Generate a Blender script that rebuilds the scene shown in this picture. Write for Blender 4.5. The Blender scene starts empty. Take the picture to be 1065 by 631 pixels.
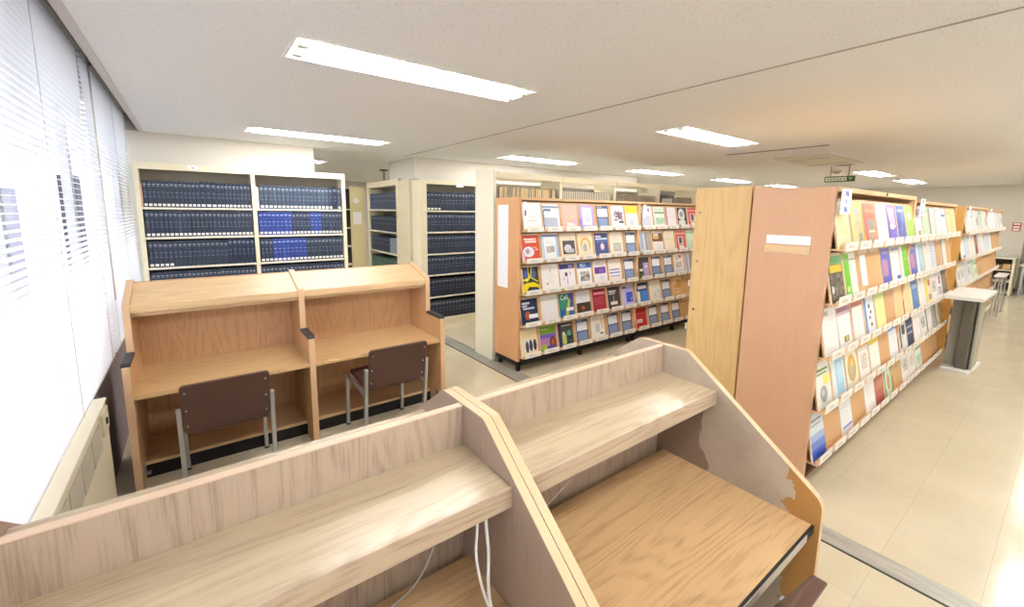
import bpy, bmesh, math, random
from mathutils import Vector, Matrix
random.seed(7)
SC = bpy.context.scene
COL = SC.collection

# ------------------------------------------------------------------ materials
def lin(h):
    h = h.lstrip('#')
    v = [int(h[i:i+2], 16)/255 for i in (0, 2, 4)]
    return tuple((c/12.92 if c <= .04045 else ((c+.055)/1.055)**2.4) for c in v) + (1,)
MC = {}
def C(h, rough=.55, metal=0., spec=.4):
    key = ('flat', h, rough, metal, spec)
    if key in MC: return MC[key]
    m = bpy.data.materials.new('flat_'+h.strip('#')); m.use_nodes = True
    b = m.node_tree.nodes['Principled BSDF']
    b.inputs['Base Color'].default_value = lin(h)
    b.inputs['Roughness'].default_value = rough
    b.inputs['Metallic'].default_value = metal
    b.inputs['Specular IOR Level'].default_value = spec
    MC[key] = m
    return m
class NT:
    def __init__(s, name):
        s.m = bpy.data.materials.new(name); s.m.use_nodes = True
        s.t = s.m.node_tree; s.b = s.t.nodes['Principled BSDF']
    def n(s, ty, **k):
        o = s.t.nodes.new(ty)
        for a, v in k.items():
            if a in o.inputs: o.inputs[a].default_value = v
            else: setattr(o, a, v)
        return o
    def l(s, a, ao, b, bi): s.t.links.new(a.outputs[ao], b.inputs[bi])
    def ramp(s, stops):
        r = s.n('ShaderNodeValToRGB'); e = r.color_ramp.elements
        while len(e) > 1: e.remove(e[0])
        e[0].position = stops[0][0]; e[0].color = stops[0][1]
        for p, c in stops[1:]:
            k = e.new(p); k.color = c
        return r
def wood(name, base, dark, grain='X', rough=.38, scale=1., contrast=.5, rings=True, spec=.4):
    """oak veneer: fine pores stretched along the grain plus cathedral figures"""
    w = NT(name)
    tc = w.n('ShaderNodeTexCoord')
    st = {'X': (1.6, 48, 48), 'Y': (48, 1.6, 48), 'Z': (48, 48, 1.6)}[grain]
    mp = w.n('ShaderNodeMapping'); mp.inputs['Scale'].default_value = [v*scale for v in st]
    w.l(tc, 'Object', mp, 'Vector')
    n1 = w.n('ShaderNodeTexNoise', Scale=3.6, Detail=8., Roughness=.7); w.l(mp, 'Vector', n1, 'Vector')
    st2 = {'X': (.7, 5, 5), 'Y': (5, .7, 5), 'Z': (5, 5, .7)}[grain]
    mp2 = w.n('ShaderNodeMapping'); mp2.inputs['Scale'].default_value = [v*scale for v in st2]
    mp2.inputs['Location'].default_value = (.37, .21, .11)
    w.l(tc, 'Object', mp2, 'Vector')
    n2 = w.n('ShaderNodeTexNoise', Scale=1.1, Detail=1.5, Roughness=.4, Distortion=.3); w.l(mp2, 'Vector', n2, 'Vector')
    mu = w.n('ShaderNodeMath', operation='MULTIPLY'); mu.inputs[1].default_value = 95. if rings else 25.
    w.l(n2, 'Fac', mu, 0)
    sn = w.n('ShaderNodeMath', operation='SINE'); w.l(mu, 0, sn, 0)
    mr = w.n('ShaderNodeMapRange'); mr.inputs['From Min'].default_value = -1; mr.inputs['From Max'].default_value = 1
    mr.inputs['To Min'].default_value = 0; mr.inputs['To Max'].default_value = .17 if rings else .07
    w.l(sn, 0, mr, 'Value')
    ad = w.n('ShaderNodeMath', operation='ADD'); w.l(n1, 'Fac', ad, 0); w.l(mr, 0, ad, 1)
    b = lin(base); d = lin(dark)
    mid = tuple(b[i]*(1-contrast)+d[i]*contrast for i in range(3))+(1,)
    lt = tuple(min(1, b[i]*1.07) for i in range(3))+(1,)
    r = w.ramp([(.3, mid), (.52, b), (.95, lt)])
    sc = w.n('ShaderNodeMath', operation='SUBTRACT'); sc.inputs[0].default_value = 1.10; w.l(ad, 0, sc, 1)
    w.l(sc, 0, r, 'Fac')
    w.l(r, 'Color', w.b, 'Base Color')
    w.b.inputs['Roughness'].default_value = rough
    w.b.inputs['Specular IOR Level'].default_value = spec
    bp = w.n('ShaderNodeBump', Strength=.06, Distance=.002); w.l(n1, 'Fac', bp, 'Height'); w.l(bp, 'Normal', w.b, 'Normal')
    return w.m
# front carrels: bleached greyish oak, orange edge strips, warmer worktop
FO_X = wood('bleached_oak_laminate', '#bda88f', '#80694f', 'X', .32, contrast=.55)
FO_Z = wood('bleached_oak_laminate_upright', '#b5a18c', '#786250', 'Z', .38, contrast=.5)
FO_Y = wood('bleached_oak_laminate_side', '#a6907f', '#7a6656', 'Z', .4, contrast=.4, rings=False)
FO_S = wood('worn_oak_shelf_top', '#c0ad90', '#8b755a', 'X', .24, contrast=.45, spec=.55)
FO_T = wood('golden_oak_worktop', '#cfab7e', '#9c774b', 'X', .33, contrast=.55)
EDGE = wood('beech_edging', '#dab68f', '#bf8d62', 'Y', .4, contrast=.4, rings=False)
EDGE_X = wood('beech_edging_long', '#d6baa0', '#bd9c80', 'X', .4, contrast=.3, rings=False)
# far carrels: orange oak
RO_X = wood('oak_veneer', '#dcbb90', '#b38a5c', 'X', .36, contrast=.45)
RO_Z = wood('oak_veneer_upright', '#d2a980', '#a57a52', 'Z', .42, contrast=.5)
RO_S = wood('oak_veneer_side', '#d0a678', '#a87c4c', 'Z', .42, contrast=.35, rings=False)
RO_T = wood('oak_worktop', '#dab684', '#ae844e', 'X', .34, contrast=.5)
RACK = wood('rack_board_wood', '#cfa473', '#a87c4c', 'Z', .42, contrast=.4, rings=False)
RACKL = wood('rack_frame_wood', '#e0b88a', '#bd8e5e', 'X', .42, contrast=.35, rings=False)
SALMON = wood('reddish_rack_end_veneer', '#d1a482', '#c2916e', 'Z', .36, scale=.8, contrast=.35, rings=False)
JEND = wood('rack_end_veneer', '#d6a273', '#c08a5c', 'Z', .4, scale=.8, contrast=.3, rings=False)
BIRCH = wood('birch_ply', '#dbb87f', '#c79c5e', 'Z', .4, scale=.6, contrast=.6)
CREAM = C('#e9dfc2', .45)
CREAM2 = C('#e2d7b8', .5)
CREAMW = C('#efe8d2', .45)
WHITE = C('#f4f3ef', .5)
BLACK = C('#1d1a19', .6)
STEEL = C('#b9bbbd', .32, .75)
BROWN = C('#54392f', .42, 0, .45)

def wall_mat(name, col, s=40., bump=.1, spots=0.):
    w = NT(name); tc = w.n('ShaderNodeTexCoord')
    n = w.n('ShaderNodeTexNoise', Scale=s, Detail=4.); w.l(tc, 'Object', n, 'Vector')
    c = lin(col)
    if spots:
        mp = w.n('ShaderNodeMapping'); mp.inputs['Scale'].default_value = (1, 2.2, 1); w.l(tc, 'Object', mp, 'Vector')
        n.inputs['Detail'].default_value = 2.; w.l(mp, 'Vector', n, 'Vector')
        r = w.ramp([(.30, tuple(v*spots for v in c[:3])+(1,)), (.40, c)])
        w.l(n, 'Fac', r, 'Fac')
    else:
        r = w.ramp([(.3, tuple(v*.97 for v in c[:3])+(1,)), (.7, c)])
        w.l(n, 'Fac', r, 'Fac')
    w.l(r, 'Color', w.b, 'Base Color'); w.b.inputs['Roughness'].default_value = .85
    b = w.n('ShaderNodeBump', Strength=bump, Distance=.003); w.l(n, 'Fac', b, 'Height'); w.l(b, 'Normal', w.b, 'Normal')
    return w.m
M_CEIL = wall_mat('rockwool_ceiling', '#f0f2f7', 60, .3, .74)
M_WALL = wall_mat('painted_wall', '#ddd7cb', 30, .05)
M_DARKW = wall_mat('shadow_toned_window_wall', '#8b8087', 30, .05)  # shadow below the windows is put into this grey-violet wall colour
def floor_mat():
    w = NT('waxed_vinyl_floor_tiles'); tc = w.n('ShaderNodeTexCoord')
    mp = w.n('ShaderNodeMapping'); mp.inputs['Location'].default_value = (.15, .27, 0); w.l(tc, 'Object', mp, 'Vector')
    br = w.n('ShaderNodeTexBrick'); br.offset = 0; br.squash = 1
    for k, v in {'Scale': 1., 'Mortar Size': .0014, 'Mortar Smooth': .6, 'Brick Width': .345, 'Row Height': .345, 'Bias': 0.}.items(): br.inputs[k].default_value = v
    br.inputs['Color1'].default_value = lin('#d9cdb2'); br.inputs['Color2'].default_value = lin('#d6caae'); br.inputs['Mortar'].default_value = lin('#bdb097')
    w.l(mp, 'Vector', br, 'Vector')
    n = w.n('ShaderNodeTexNoise', Scale=2.2, Detail=5., Roughness=.6); w.l(tc, 'Object', n, 'Vector')
    r = w.ramp([(.3, (.90, .90, .89, 1)), (.65, (1, 1, 1, 1))]); w.l(n, 'Fac', r, 'Fac')
    mx = w.n('ShaderNodeMixRGB', blend_type='MULTIPLY'); mx.inputs[0].default_value = 1
    w.l(br, 'Color', mx, 1); w.l(r, 'Color', mx, 2); w.l(mx, 'Color', w.b, 'Base Color')
    n2 = w.n('ShaderNodeTexNoise', Scale=7., Detail=6., Roughness=.7); w.l(tc, 'Object', n2, 'Vector')
    r2 = w.ramp([(.35, (.10, .10, .10, 1)), (.7, (.24, .24, .24, 1))]); w.l(n2, 'Fac', r2, 'Fac')
    w.l(r2, 'Color', w.b, 'Roughness'); w.b.inputs['Specular IOR Level'].default_value = .55
    n3 = w.n('ShaderNodeTexNoise', Scale=3.5, Detail=3.); w.l(tc, 'Object', n3, 'Vector')
    b = w.n('ShaderNodeBump', Strength=.05, Distance=.01); w.l(n3, 'Fac', b, 'Height'); w.l(b, 'Normal', w.b, 'Normal')
    return w.m
M_FLOOR = floor_mat()
def metal_strip(name, slots):
    w = NT(name); tc = w.n('ShaderNodeTexCoord')
    w.b.inputs['Metallic'].default_value = .35; w.b.inputs['Roughness'].default_value = .4
    if slots:
        mp = w.n('ShaderNodeMapping'); mp.inputs['Scale'].default_value = (1, 0.0001, 0); w.l(tc, 'Object', mp, 'Vector')
        wv = w.n('ShaderNodeTexWave', Scale=12., wave_type='BANDS'); w.l(mp, 'Vector', wv, 'Vector')
        r = w.ramp([(.25, lin('#85827a')), (.6, lin('#c4c1b6'))]); w.l(wv, 'Fac', r, 'Fac')
    else:
        mp = w.n('ShaderNodeMapping'); mp.inputs['Scale'].default_value = (60, 2, 1); w.l(tc, 'Object', mp, 'Vector')
        n = w.n('ShaderNodeTexNoise', Scale=2.); w.l(mp, 'Vector', n, 'Vector')
        r = w.ramp([(.3, lin('#9b978f')), (.7, lin('#c2bfb6'))]); w.l(n, 'Fac', r, 'Fac')
    w.l(r, 'Color', w.b, 'Base Color')
    return w.m
def peeled_mat():
    """grey laminate that has flaked off the front of the end panel, brown board below"""
    w = NT('flaking_grey_laminate_on_brown_board'); tc = w.n('ShaderNodeTexCoord')
    sep = w.n('ShaderNodeSeparateXYZ'); w.l(tc, 'Object', sep, 'Vector')
    n = w.n('ShaderNodeTexNoise', Scale=9., Detail=5., Roughness=.65); w.l(tc, 'Object', n, 'Vector')
    # front zone (small Y) raw brown board
    a = w.n('ShaderNodeMath', operation='MULTIPLY_ADD'); a.inputs[1].default_value = .22; w.l(n, 'Fac', a, 0); w.l(sep, 'Y', a, 2)
    f = w.n('ShaderNodeMath', operation='LESS_THAN'); f.inputs[1].default_value = .645-1.105; w.l(a, 0, f, 0)
    # darker brown zone towards the back, below shelf height
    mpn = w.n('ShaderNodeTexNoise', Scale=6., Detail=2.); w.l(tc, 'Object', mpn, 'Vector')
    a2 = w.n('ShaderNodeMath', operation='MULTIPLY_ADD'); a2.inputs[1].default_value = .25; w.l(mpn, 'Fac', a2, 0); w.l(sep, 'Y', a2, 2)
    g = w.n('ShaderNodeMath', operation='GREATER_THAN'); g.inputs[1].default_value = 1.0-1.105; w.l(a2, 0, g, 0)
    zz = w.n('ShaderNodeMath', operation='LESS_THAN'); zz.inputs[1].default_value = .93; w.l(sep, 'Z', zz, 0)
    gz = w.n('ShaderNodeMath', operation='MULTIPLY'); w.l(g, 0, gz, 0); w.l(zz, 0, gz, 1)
    gn = w.n('ShaderNodeTexNoise', Scale=3., Detail=6., Roughness=.7); w.l(tc, 'Object', gn, 'Vector')
    rg = w.ramp([(.3, lin('#a39380')), (.6, lin('#b8a997')), (.8, lin('#c4b8a8'))]); w.l(gn, 'Fac', rg, 'Fac')
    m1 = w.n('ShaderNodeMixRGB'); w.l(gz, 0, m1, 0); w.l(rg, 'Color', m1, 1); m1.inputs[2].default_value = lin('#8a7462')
    m2 = w.n('ShaderNodeMixRGB'); w.l(f, 0, m2, 0); w.l(m1, 'Color', m2, 1); m2.inputs[2].default_value = lin('#b08148')
    w.l(m2, 'Color', w.b, 'Base Color'); w.b.inputs['Roughness'].default_value = .38
    return w.m
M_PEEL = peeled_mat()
def emis(name, col, s):
    m = bpy.data.materials.new(name); m.use_nodes = True; b = m.node_tree.nodes['Principled BSDF']
    b.inputs['Base Color'].default_value = (.9, .9, .9, 1)
    b.inputs['Emission Color'].default_value = col; b.inputs['Emission Strength'].default_value = s
    return m
TUBE = emis('fluorescent_tube_glow', (1, .99, .98, 1), 32.)
def glass():
    m = bpy.data.materials.new('window_glass'); m.use_nodes = True; b = m.node_tree.nodes['Principled BSDF']
    t = m.node_tree
    tr = t.nodes.new('ShaderNodeBsdfTransparent'); gl = t.nodes.new('ShaderNodeBsdfGlossy'); gl.inputs['Roughness'].default_value = .02
    mx = t.nodes.new('ShaderNodeMixShader'); mx.inputs[0].default_value = .03
    t.links.new(tr.outputs[0], mx.inputs[1]); t.links.new(gl.outputs[0], mx.inputs[2])
    t.links.new(mx.outputs[0], t.nodes['Material Output'].inputs[0])
    return m
GLASS = glass()
def slat_mat():
    w = NT('white_blind_slat')
    w.b.inputs['Base Color'].default_value = lin('#f2f1f2'); w.b.inputs['Roughness'].default_value = .45
    tr = w.n('ShaderNodeBsdfTranslucent'); tr.inputs['Color'].default_value = lin('#eef0f6')
    mx = w.n('ShaderNodeMixShader'); mx.inputs[0].default_value = .18
    w.l(w.b, 0, mx, 1); w.l(tr, 0, mx, 2); w.t.links.new(mx.outputs[0], w.t.nodes['Material Output'].inputs[0])
    return w.m
SLAT = slat_mat()

# ------------------------------------------------------------------ mesh builder
class MB:
    def __init__(s, off=(0, 0, 0)): s.v = []; s.f = []; s.mi = []; s.ms = []; s.o = Vector(off); s.sm = []
    def m(s, mat):
        if mat not in s.ms: s.ms.append(mat)
        return s.ms.index(mat)
    def add(s, vs, fs, mat, smooth=False):
        b = len(s.v); s.v += [Vector(v)-s.o for v in vs]; k = s.m(mat)
        for f in fs: s.f.append([b+i for i in f]); s.mi.append(k); s.sm.append(smooth)
        return s
    def box(s, x0, y0, z0, x1, y1, z1, mat, mx=None):
        vs = [(x0, y0, z0), (x1, y0, z0), (x1, y1, z0), (x0, y1, z0), (x0, y0, z1), (x1, y0, z1), (x1, y1, z1), (x0, y1, z1)]
        if mx is not None: vs = [mx @ Vector(v) for v in vs]
        return s.add(vs, [(0, 3, 2, 1), (4, 5, 6, 7), (0, 1, 5, 4), (1, 2, 6, 5), (2, 3, 7, 6), (3, 0, 4, 7)], mat)
    def prism(s, prof, axis, a, b, mat, edge=None):
        """profile polygon extruded along axis; prof pairs are the other two axes in order; edge = material of the rim faces"""
        def P(p, t):
            if axis == 'X': return (t, p[0], p[1])
            if axis == 'Y': return (p[0], t, p[1])
            return (p[0], p[1], t)
        n = len(prof)
        ar = sum(prof[i][0]*prof[(i+1) % n][1]-prof[(i+1) % n][0]*prof[i][1] for i in range(n))
        if (ar < 0) != (axis == 'Y'): prof = prof[::-1]
        vs = [P(p, a) for p in prof]+[P(p, b) for p in prof]
        s.add(vs, [tuple(range(n))[::-1], tuple(range(n, 2*n))], mat)
        s.add(vs, [(i, (i+1) % n, n+(i+1) % n, n+i) for i in range(n)], edge or mat)
        return s
    def quad(s, pts, mat): return s.add(pts, [tuple(range(len(pts)))], mat)
    def tube(s, pts, r, mat, n=8, cap=True):
        pts = [Vector(p) for p in pts]; vs = []; rings = len(pts)
        for i, p in enumerate(pts):
            d = (pts[min(i+1, rings-1)]-pts[max(i-1, 0)]).normalized()
            u = d.cross(Vector((0, 0, 1)));
            if u.length < .05: u = d.cross(Vector((0, 1, 0)))
            u.normalize(); w = d.cross(u)
            for k in range(n):
                a = 2*math.pi*k/n; vs.append(p+u*r*math.cos(a)+w*r*math.sin(a))
        fs = [(i*n+k, i*n+(k+1) % n, (i+1)*n+(k+1) % n, (i+1)*n+k) for i in range(rings-1) for k in range(n)]
        s.add(vs, fs, mat, True)
        if cap: s.add(vs, [tuple(range(n))[::-1], tuple(range((rings-1)*n, rings*n))], mat)
        return s
    def build(s, name, parent=None, bevel=0, loc=None, seg=2):
        me = bpy.data.meshes.new(name); me.from_pydata([tuple(v) for v in s.v], [], s.f)
        for m in s.ms: me.materials.append(m)
        me.polygons.foreach_set('material_index', s.mi); me.polygons.foreach_set('use_smooth', s.sm)
        me.update()
        bm = bmesh.new(); bm.from_mesh(me)
        bmesh.ops.remove_doubles(bm, verts=bm.verts, dist=1e-5)
        bmesh.ops.recalc_face_normals(bm, faces=bm.faces); bm.to_mesh(me); bm.free()
        o = bpy.data.objects.new(name, me); COL.objects.link(o)
        if parent: o.parent = parent
        o.location = loc if loc is not None else (tuple(s.o) if not parent else (0, 0, 0))
        if bevel:
            b = o.modifiers.new('bevel', 'BEVEL'); b.width = bevel; b.segments = seg; b.limit_method = 'ANGLE'; b.angle_limit = .6; b.harden_normals = False
        return o
def tag(o, label=None, cat=None, group=None, kind=None):
    if label: o['label'] = label
    if cat: o['category'] = cat
    if group: o['group'] = group
    if kind: o['kind'] = kind
    return o
def thing(name, loc, label, cat, group=None):
    o = bpy.data.objects.new(name, None); COL.objects.link(o); o.location = loc; o.empty_display_size = .1
    return tag(o, label, cat, group)
def struct(name, mb, bevel=0): return tag(mb.build(name, bevel=bevel), kind='structure')
_dg = bpy.context.evaluated_depsgraph_get
def text_into(mb, body, size, mat, fn, bold=0.):
    """type out lettering as flat mesh; fn maps (x, y) of the text plane to a 3-D point"""
    cu = bpy.data.curves.new('letters', 'FONT'); cu.body = body; cu.size = size; cu.align_x = 'CENTER'; cu.align_y = 'CENTER'; cu.offset = bold
    cu.resolution_u = 3
    o = bpy.data.objects.new('letters', cu); COL.objects.link(o); bpy.context.view_layer.update()
    me = bpy.data.meshes.new_from_object(o.evaluated_get(_dg()))
    mb.add([fn(v.co.x, v.co.y) for v in me.vertices], [tuple(p.vertices) for p in me.polygons], mat)
    bpy.data.objects.remove(o); bpy.data.meshes.remove(me); bpy.data.curves.remove(cu)

# ------------------------------------------------------------------ room shell
ZC = 2.45                      # ceiling
CE = -.333                     # edge of the ceiling at the curtain recess
XR, YN, YF, YS = 15.1, 5.76, 12.0, -3.6
LAMPS = [(1.105, 2.31), (1.15, 4.89), (4.17, 2.31), (4.17, 4.89), (6.97, 4.87), (9.85, 4.87), (12.5, 4.87), (9.85, 2.35), (12.5, 2.35),
         (1.1, 7.45), (4.17, 8.6), (1.105, -.08), (4.17, -.08), (6.97, -.08), (9.85, -.08), (1.105, -2.6), (4.17, -2.6),
         (12.5, -.08), (6.97, -2.6), (9.85, -2.6), (6.97, 7.6), (9.85, 7.6)]  # rear-right and bulkhead lamps continue the grid unseen, added to brighten the far end
LW, LH = 1.36, .31
struct('floor', MB().quad([(-.6, YS, 0), (17.5, YS, 0), (17.5, YF, 0), (-.6, YF, 0)], M_FLOOR))
def ceiling():
    mb = MB(); holes = [(x-LW/2, y-LH/2, x+LW/2, y+LH/2) for x, y in LAMPS] + [(5.50, 1.74, 5.54, 2.84)]
    xs = sorted({CE, 17.5} | {h[0] for h in holes} | {h[2] for h in holes}); ys = sorted({YS, YF} | {h[1] for h in holes} | {h[3] for h in holes})
    for i in range(len(xs)-1):
        for j in range(len(ys)-1):
            cx = (xs[i]+xs[i+1])/2; cy = (ys[j]+ys[j+1])/2
            if any(h[0] < cx < h[2] and h[1] < cy < h[3] for h in holes): continue
            mb.quad([(xs[i], ys[j], ZC), (xs[i], ys[j+1], ZC), (xs[i+1], ys[j+1], ZC), (xs[i+1], ys[j], ZC)], M_CEIL)
    return mb
struct('ceiling', ceiling())
# curtain recess along the windows: trim lip, inner wall and lid
struct('trim_1', MB().box(CE-.012, YS, ZC-.004, CE+.004, YN, 2.72, C('#cfcaca', .5)).box(CE-.035, YS, ZC-.004, CE-.012, YN, ZC+.012, C('#cfcaca', .5)), 0)
struct('trim_2', MB().box(-.60, YS, 2.72, CE, YN, 2.74, C('#8a8480', .8)))
# window wall: sill band, lintel, mullions
XW = -.56
struct('wall_left', MB().box(-.62, YS, 0, -.505, YN+.3, .70, M_DARKW))
struct('trim_6', MB().box(-.62, YS, 2.52, -.56, YN+.3, 2.74, C('#7d7672', .8)))
struct('trim_7', MB().box(-.62, YS, .70, -.50, YN+.3, .722, C('#ece5d4', .5)))
struct('trim_8', MB().box(-.62, YN-.02, .722, -.5, YN+.3, 2.52, M_WALL))
FR = C('#c9c9cc', .4, .3)
for k, (a, b) in enumerate(((-3.6, -1.25), (-1.25, 1.12), (1.12, 3.62), (3.62, 5.74))):
    w = MB(); F = .04; x0, x1 = -.595, -.555
    w.box(x0, a, .722, x1, b, .722+F, FR).box(x0, a, 2.52-F, x1, b, 2.52, FR)
    w.box(x0, a, .722+F, x1, a+F, 2.52-F, FR).box(x0, b-F, .722+F, x1, b, 2.52-F, FR).box(x0, (a+b)/2-.02, .722+F, x1, (a+b)/2+.02, 2.52-F, FR)
    o = struct('window_%d' % (k+1), w)
    MB().box(-.578, a+F, .722+F, -.572, b-F, 2.52-F, GLASS).build('glass_pane', o)
# walls
struct('wall_back', MB().box(-.6, YN, 0, 1.25, YN+.3, ZC, M_WALL).box(-.6, YN, ZC, CE+.01, YN+.3, 2.74, C('#b3aca6', .8)))
struct('wall_middle', MB().box(2.57, YN, 2.145, 7.6, 6.27, ZC-.001, M_WALL).box(2.57, 6.27, 2.18, 7.6, 6.71, ZC-.001, M_WALL))
struct('wall_far', MB().box(-.6, YF, 0, 17.5, YF+.1, ZC, M_WALL).box(-.7, YN+.3, 0, -.6, YF, ZC, M_WALL))
struct('wall_right', MB().box(XR, .78, 0, XR+.15, YF, ZC, M_WALL))
struct('wall_right_recess', MB().box(17.2, YS, 0, 17.35, .9, ZC, M_WALL).box(XR+.15, .78, 0, 17.2, .9, ZC, M_WALL))
struct('wall_front', MB().box(-.6, YS-.1, 0, 17.5, YS, 2.74, M_WALL))
struct('baseboard_right', MB().box(XR-.012, .78, 0, XR, YF, .09, C('#4a423c', .6)).box(17.188, YS, 0, 17.2, .78, .09, C('#4a423c', .6)))
struct('baseboard_back', MB().box(-.5, YN-.01, 0, 1.25, YN, .08, C('#4a423c', .6)))
# ceiling joint, floor channel cover
struct('trim_3', MB().box(2.437, YS, ZC-.004, 2.449, YN, ZC+.001, C('#a9a59e', .7)))
struct('trim_4', MB().box(2.505, 1.9, .0, 2.665, 5.45, .005, metal_strip('slotted_steel_channel', True)).box(2.498, 1.9, 0, 2.505, 5.45, .006, C('#57544e', .6)).box(2.665, 1.9, 0, 2.672, 5.45, .006, C('#57544e', .6)))
struct('trim_5', MB().box(2.545, YS, .0, 2.67, 1.9, .005, metal_strip('brushed_steel_cover', False)).box(2.535, YS, 0, 2.545, 1.9, .003, C('#3f3c38', .6)))
# slot diffuser and access panel in the ceiling
tag(MB((5.52, 2.29, ZC)).box(5.50, 1.74, ZC+.03, 5.54, 2.84, ZC+.05, C('#3c3a38')).box(5.497, 1.735, ZC-.004, 5.503, 2.845, ZC+.03, C('#77736d')).box(5.537, 1.735, ZC-.004, 5.543, 2.845, ZC+.03, C('#77736d')).build('air_slot'),
    'long thin dark air slot in the ceiling between the ceiling lamps', 'vent')
ap = thing('ceiling_cassette', (6.95, 2.27, ZC), 'square off-white air cassette flush in the ceiling behind the dark slot', 'air conditioner')
MB((6.95, 2.27, ZC)).box(6.3, 1.95, ZC-.016, 7.6, 2.6, ZC, C('#e0dbcf', .5)).build('panel', ap, .006)
for lx in (6.55, 7.3): MB((6.95, 2.27, ZC)).box(lx, 2.05, ZC-.022, lx+.05, 2.5, ZC-.016, C('#bdb7ab')).build('louvre', ap)
def disc(mb, c, r, h, mat, n=24):
    mb.prism([(c[0]+r*math.cos(2*math.pi*k/n), c[1]+r*math.sin(2*math.pi*k/n)) for k in range(n)], 'Z', c[2]-h, c[2], mat)
    return mb
sp = thing('ceiling_speaker', (7.7, 2.2, ZC), 'small round pale ceiling speaker beside the air cassette', 'speaker')
disc(MB((7.7, 2.2, ZC)), (7.7, 2.2, ZC), .13, .012, C('#d8d4cc')).build('rim', sp)
disc(MB((7.7, 2.2, ZC)), (7.7, 2.2, ZC-.012), .10, .008, C('#a9a6a6')).build('grille', sp)
sd = disc(MB((8.75, 2.6, ZC)), (8.75, 2.6, ZC), .07, .03, C('#c8b9a6')); tag(disc(sd, (8.75, 2.6, ZC-.03), .045, .02, C('#b7a793')).build('smoke_detector', bevel=.004),
    'small round smoke detector on the ceiling left of the farther lamps', 'smoke detector')

# lamps
LL = ['recessed twin-tube ceiling lamp nearest the camera, above the front study carrels',
      'recessed ceiling lamp above the two far study carrels, second from the window side',
      'recessed ceiling lamp above the gap between middle and right-hand display racks',
      'recessed ceiling lamp above the middle display rack, right of the mid cream stack',
      'small ceiling lamp just right of the cream stack top above the middle rack',
      'thin distant ceiling lamp above the birch rack end panel',
      'tiny distant ceiling lamp above the left edge of the reddish end panel',
      'bright far ceiling lamp right above the green hanging exit sign',
      'smallest ceiling lamp at far right, next after the one above the exit sign',
      'ceiling lamp beyond the back wall, seen over the right end of the window-side bookcase',
      'ceiling lamp far beyond the cream bookcases, seen over their tops',
      'ceiling lamp behind the camera over the front carrels', 'ceiling lamp behind the camera over the right aisle',
      'ceiling lamp over the right aisle, nearer the kiosk', 'ceiling lamp over the right aisle beyond the kiosk',
      'rearmost ceiling lamp by the windows behind the camera', 'rearmost ceiling lamp in the aisle behind the camera',
      'last ceiling lamp of the right aisle near the far wall', 'rear right ceiling lamp added for light behind the camera, third from the windows', 'rear right ceiling lamp added for light behind the camera, fourth from the windows',
      'unseen ceiling lamp, added for light behind the bulkhead above the hidden stacks', 'farthest unseen ceiling lamp, added for light behind the bulkhead above the hidden stacks']
def lamp_meshes():
    z0 = 0; R = C('#f6f5f2', .35)
    tr = MB(); a, b = LW/2-.002, LH/2-.002
    # tapered trough
    lo = [(-a, -b, z0), (a, -b, z0), (a, b, z0), (-a, b, z0)]; hi = [(-a+.03, -b+.06, z0+.09), (a-.03, -b+.06, z0+.09), (a-.03, b-.06, z0+.09), (-a+.03, b-.06, z0+.09)]
    tr.add(lo+hi, [(0, 1, 5, 4), (1, 2, 6, 5), (2, 3, 7, 6), (3, 0, 4, 7), (4, 5, 6, 7)], R)
    tr.box(-a+.03, -.012, z0+.01, a-.03, .012, z0+.09, R)
    fr = MB()
    for q in ((-a-.012, -b-.012, a+.012, -b), (-a-.012, b, a+.012, b+.012), (-a-.012, -b, -a, b), (a, -b, a+.012, b)):
        fr.box(q[0], q[1], z0-.006, q[2], q[3], z0, R)
    tb = MB().tube([(-a+.05, 0, 0), (a-.05, 0, 0)], .016, TUBE, 12)
    sk = MB().box(-.02, -.02, -.03, .02, .02, .03, C('#e8e6e0'))
    return tr, fr, tb, sk
tr, fr, tb, sk = lamp_meshes(); protoL = None
for i, (x, y) in enumerate(LAMPS):
    root = thing('ceiling_lamp', (x, y, ZC), LL[i], 'ceiling lamp', 'recessed fluorescent ceiling lamps')
    if protoL is None:
        k = [tr.build('reflector', root), fr.build('frame', root)]
        for s in (-1, 1):
            t = tb.build('tube', root); t.location = (0, s*.068, .003); k.append(t)
        for sx in (-1, 1):
            for s in (-1, 1):
                t = sk.build('socket', root); t.location = (sx*(LW/2-.04), s*.068, .014); k.append(t)
        protoL = k
    else:
        for o in protoL:
            c = o.copy(); COL.objects.link(c); c.parent = root

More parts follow.
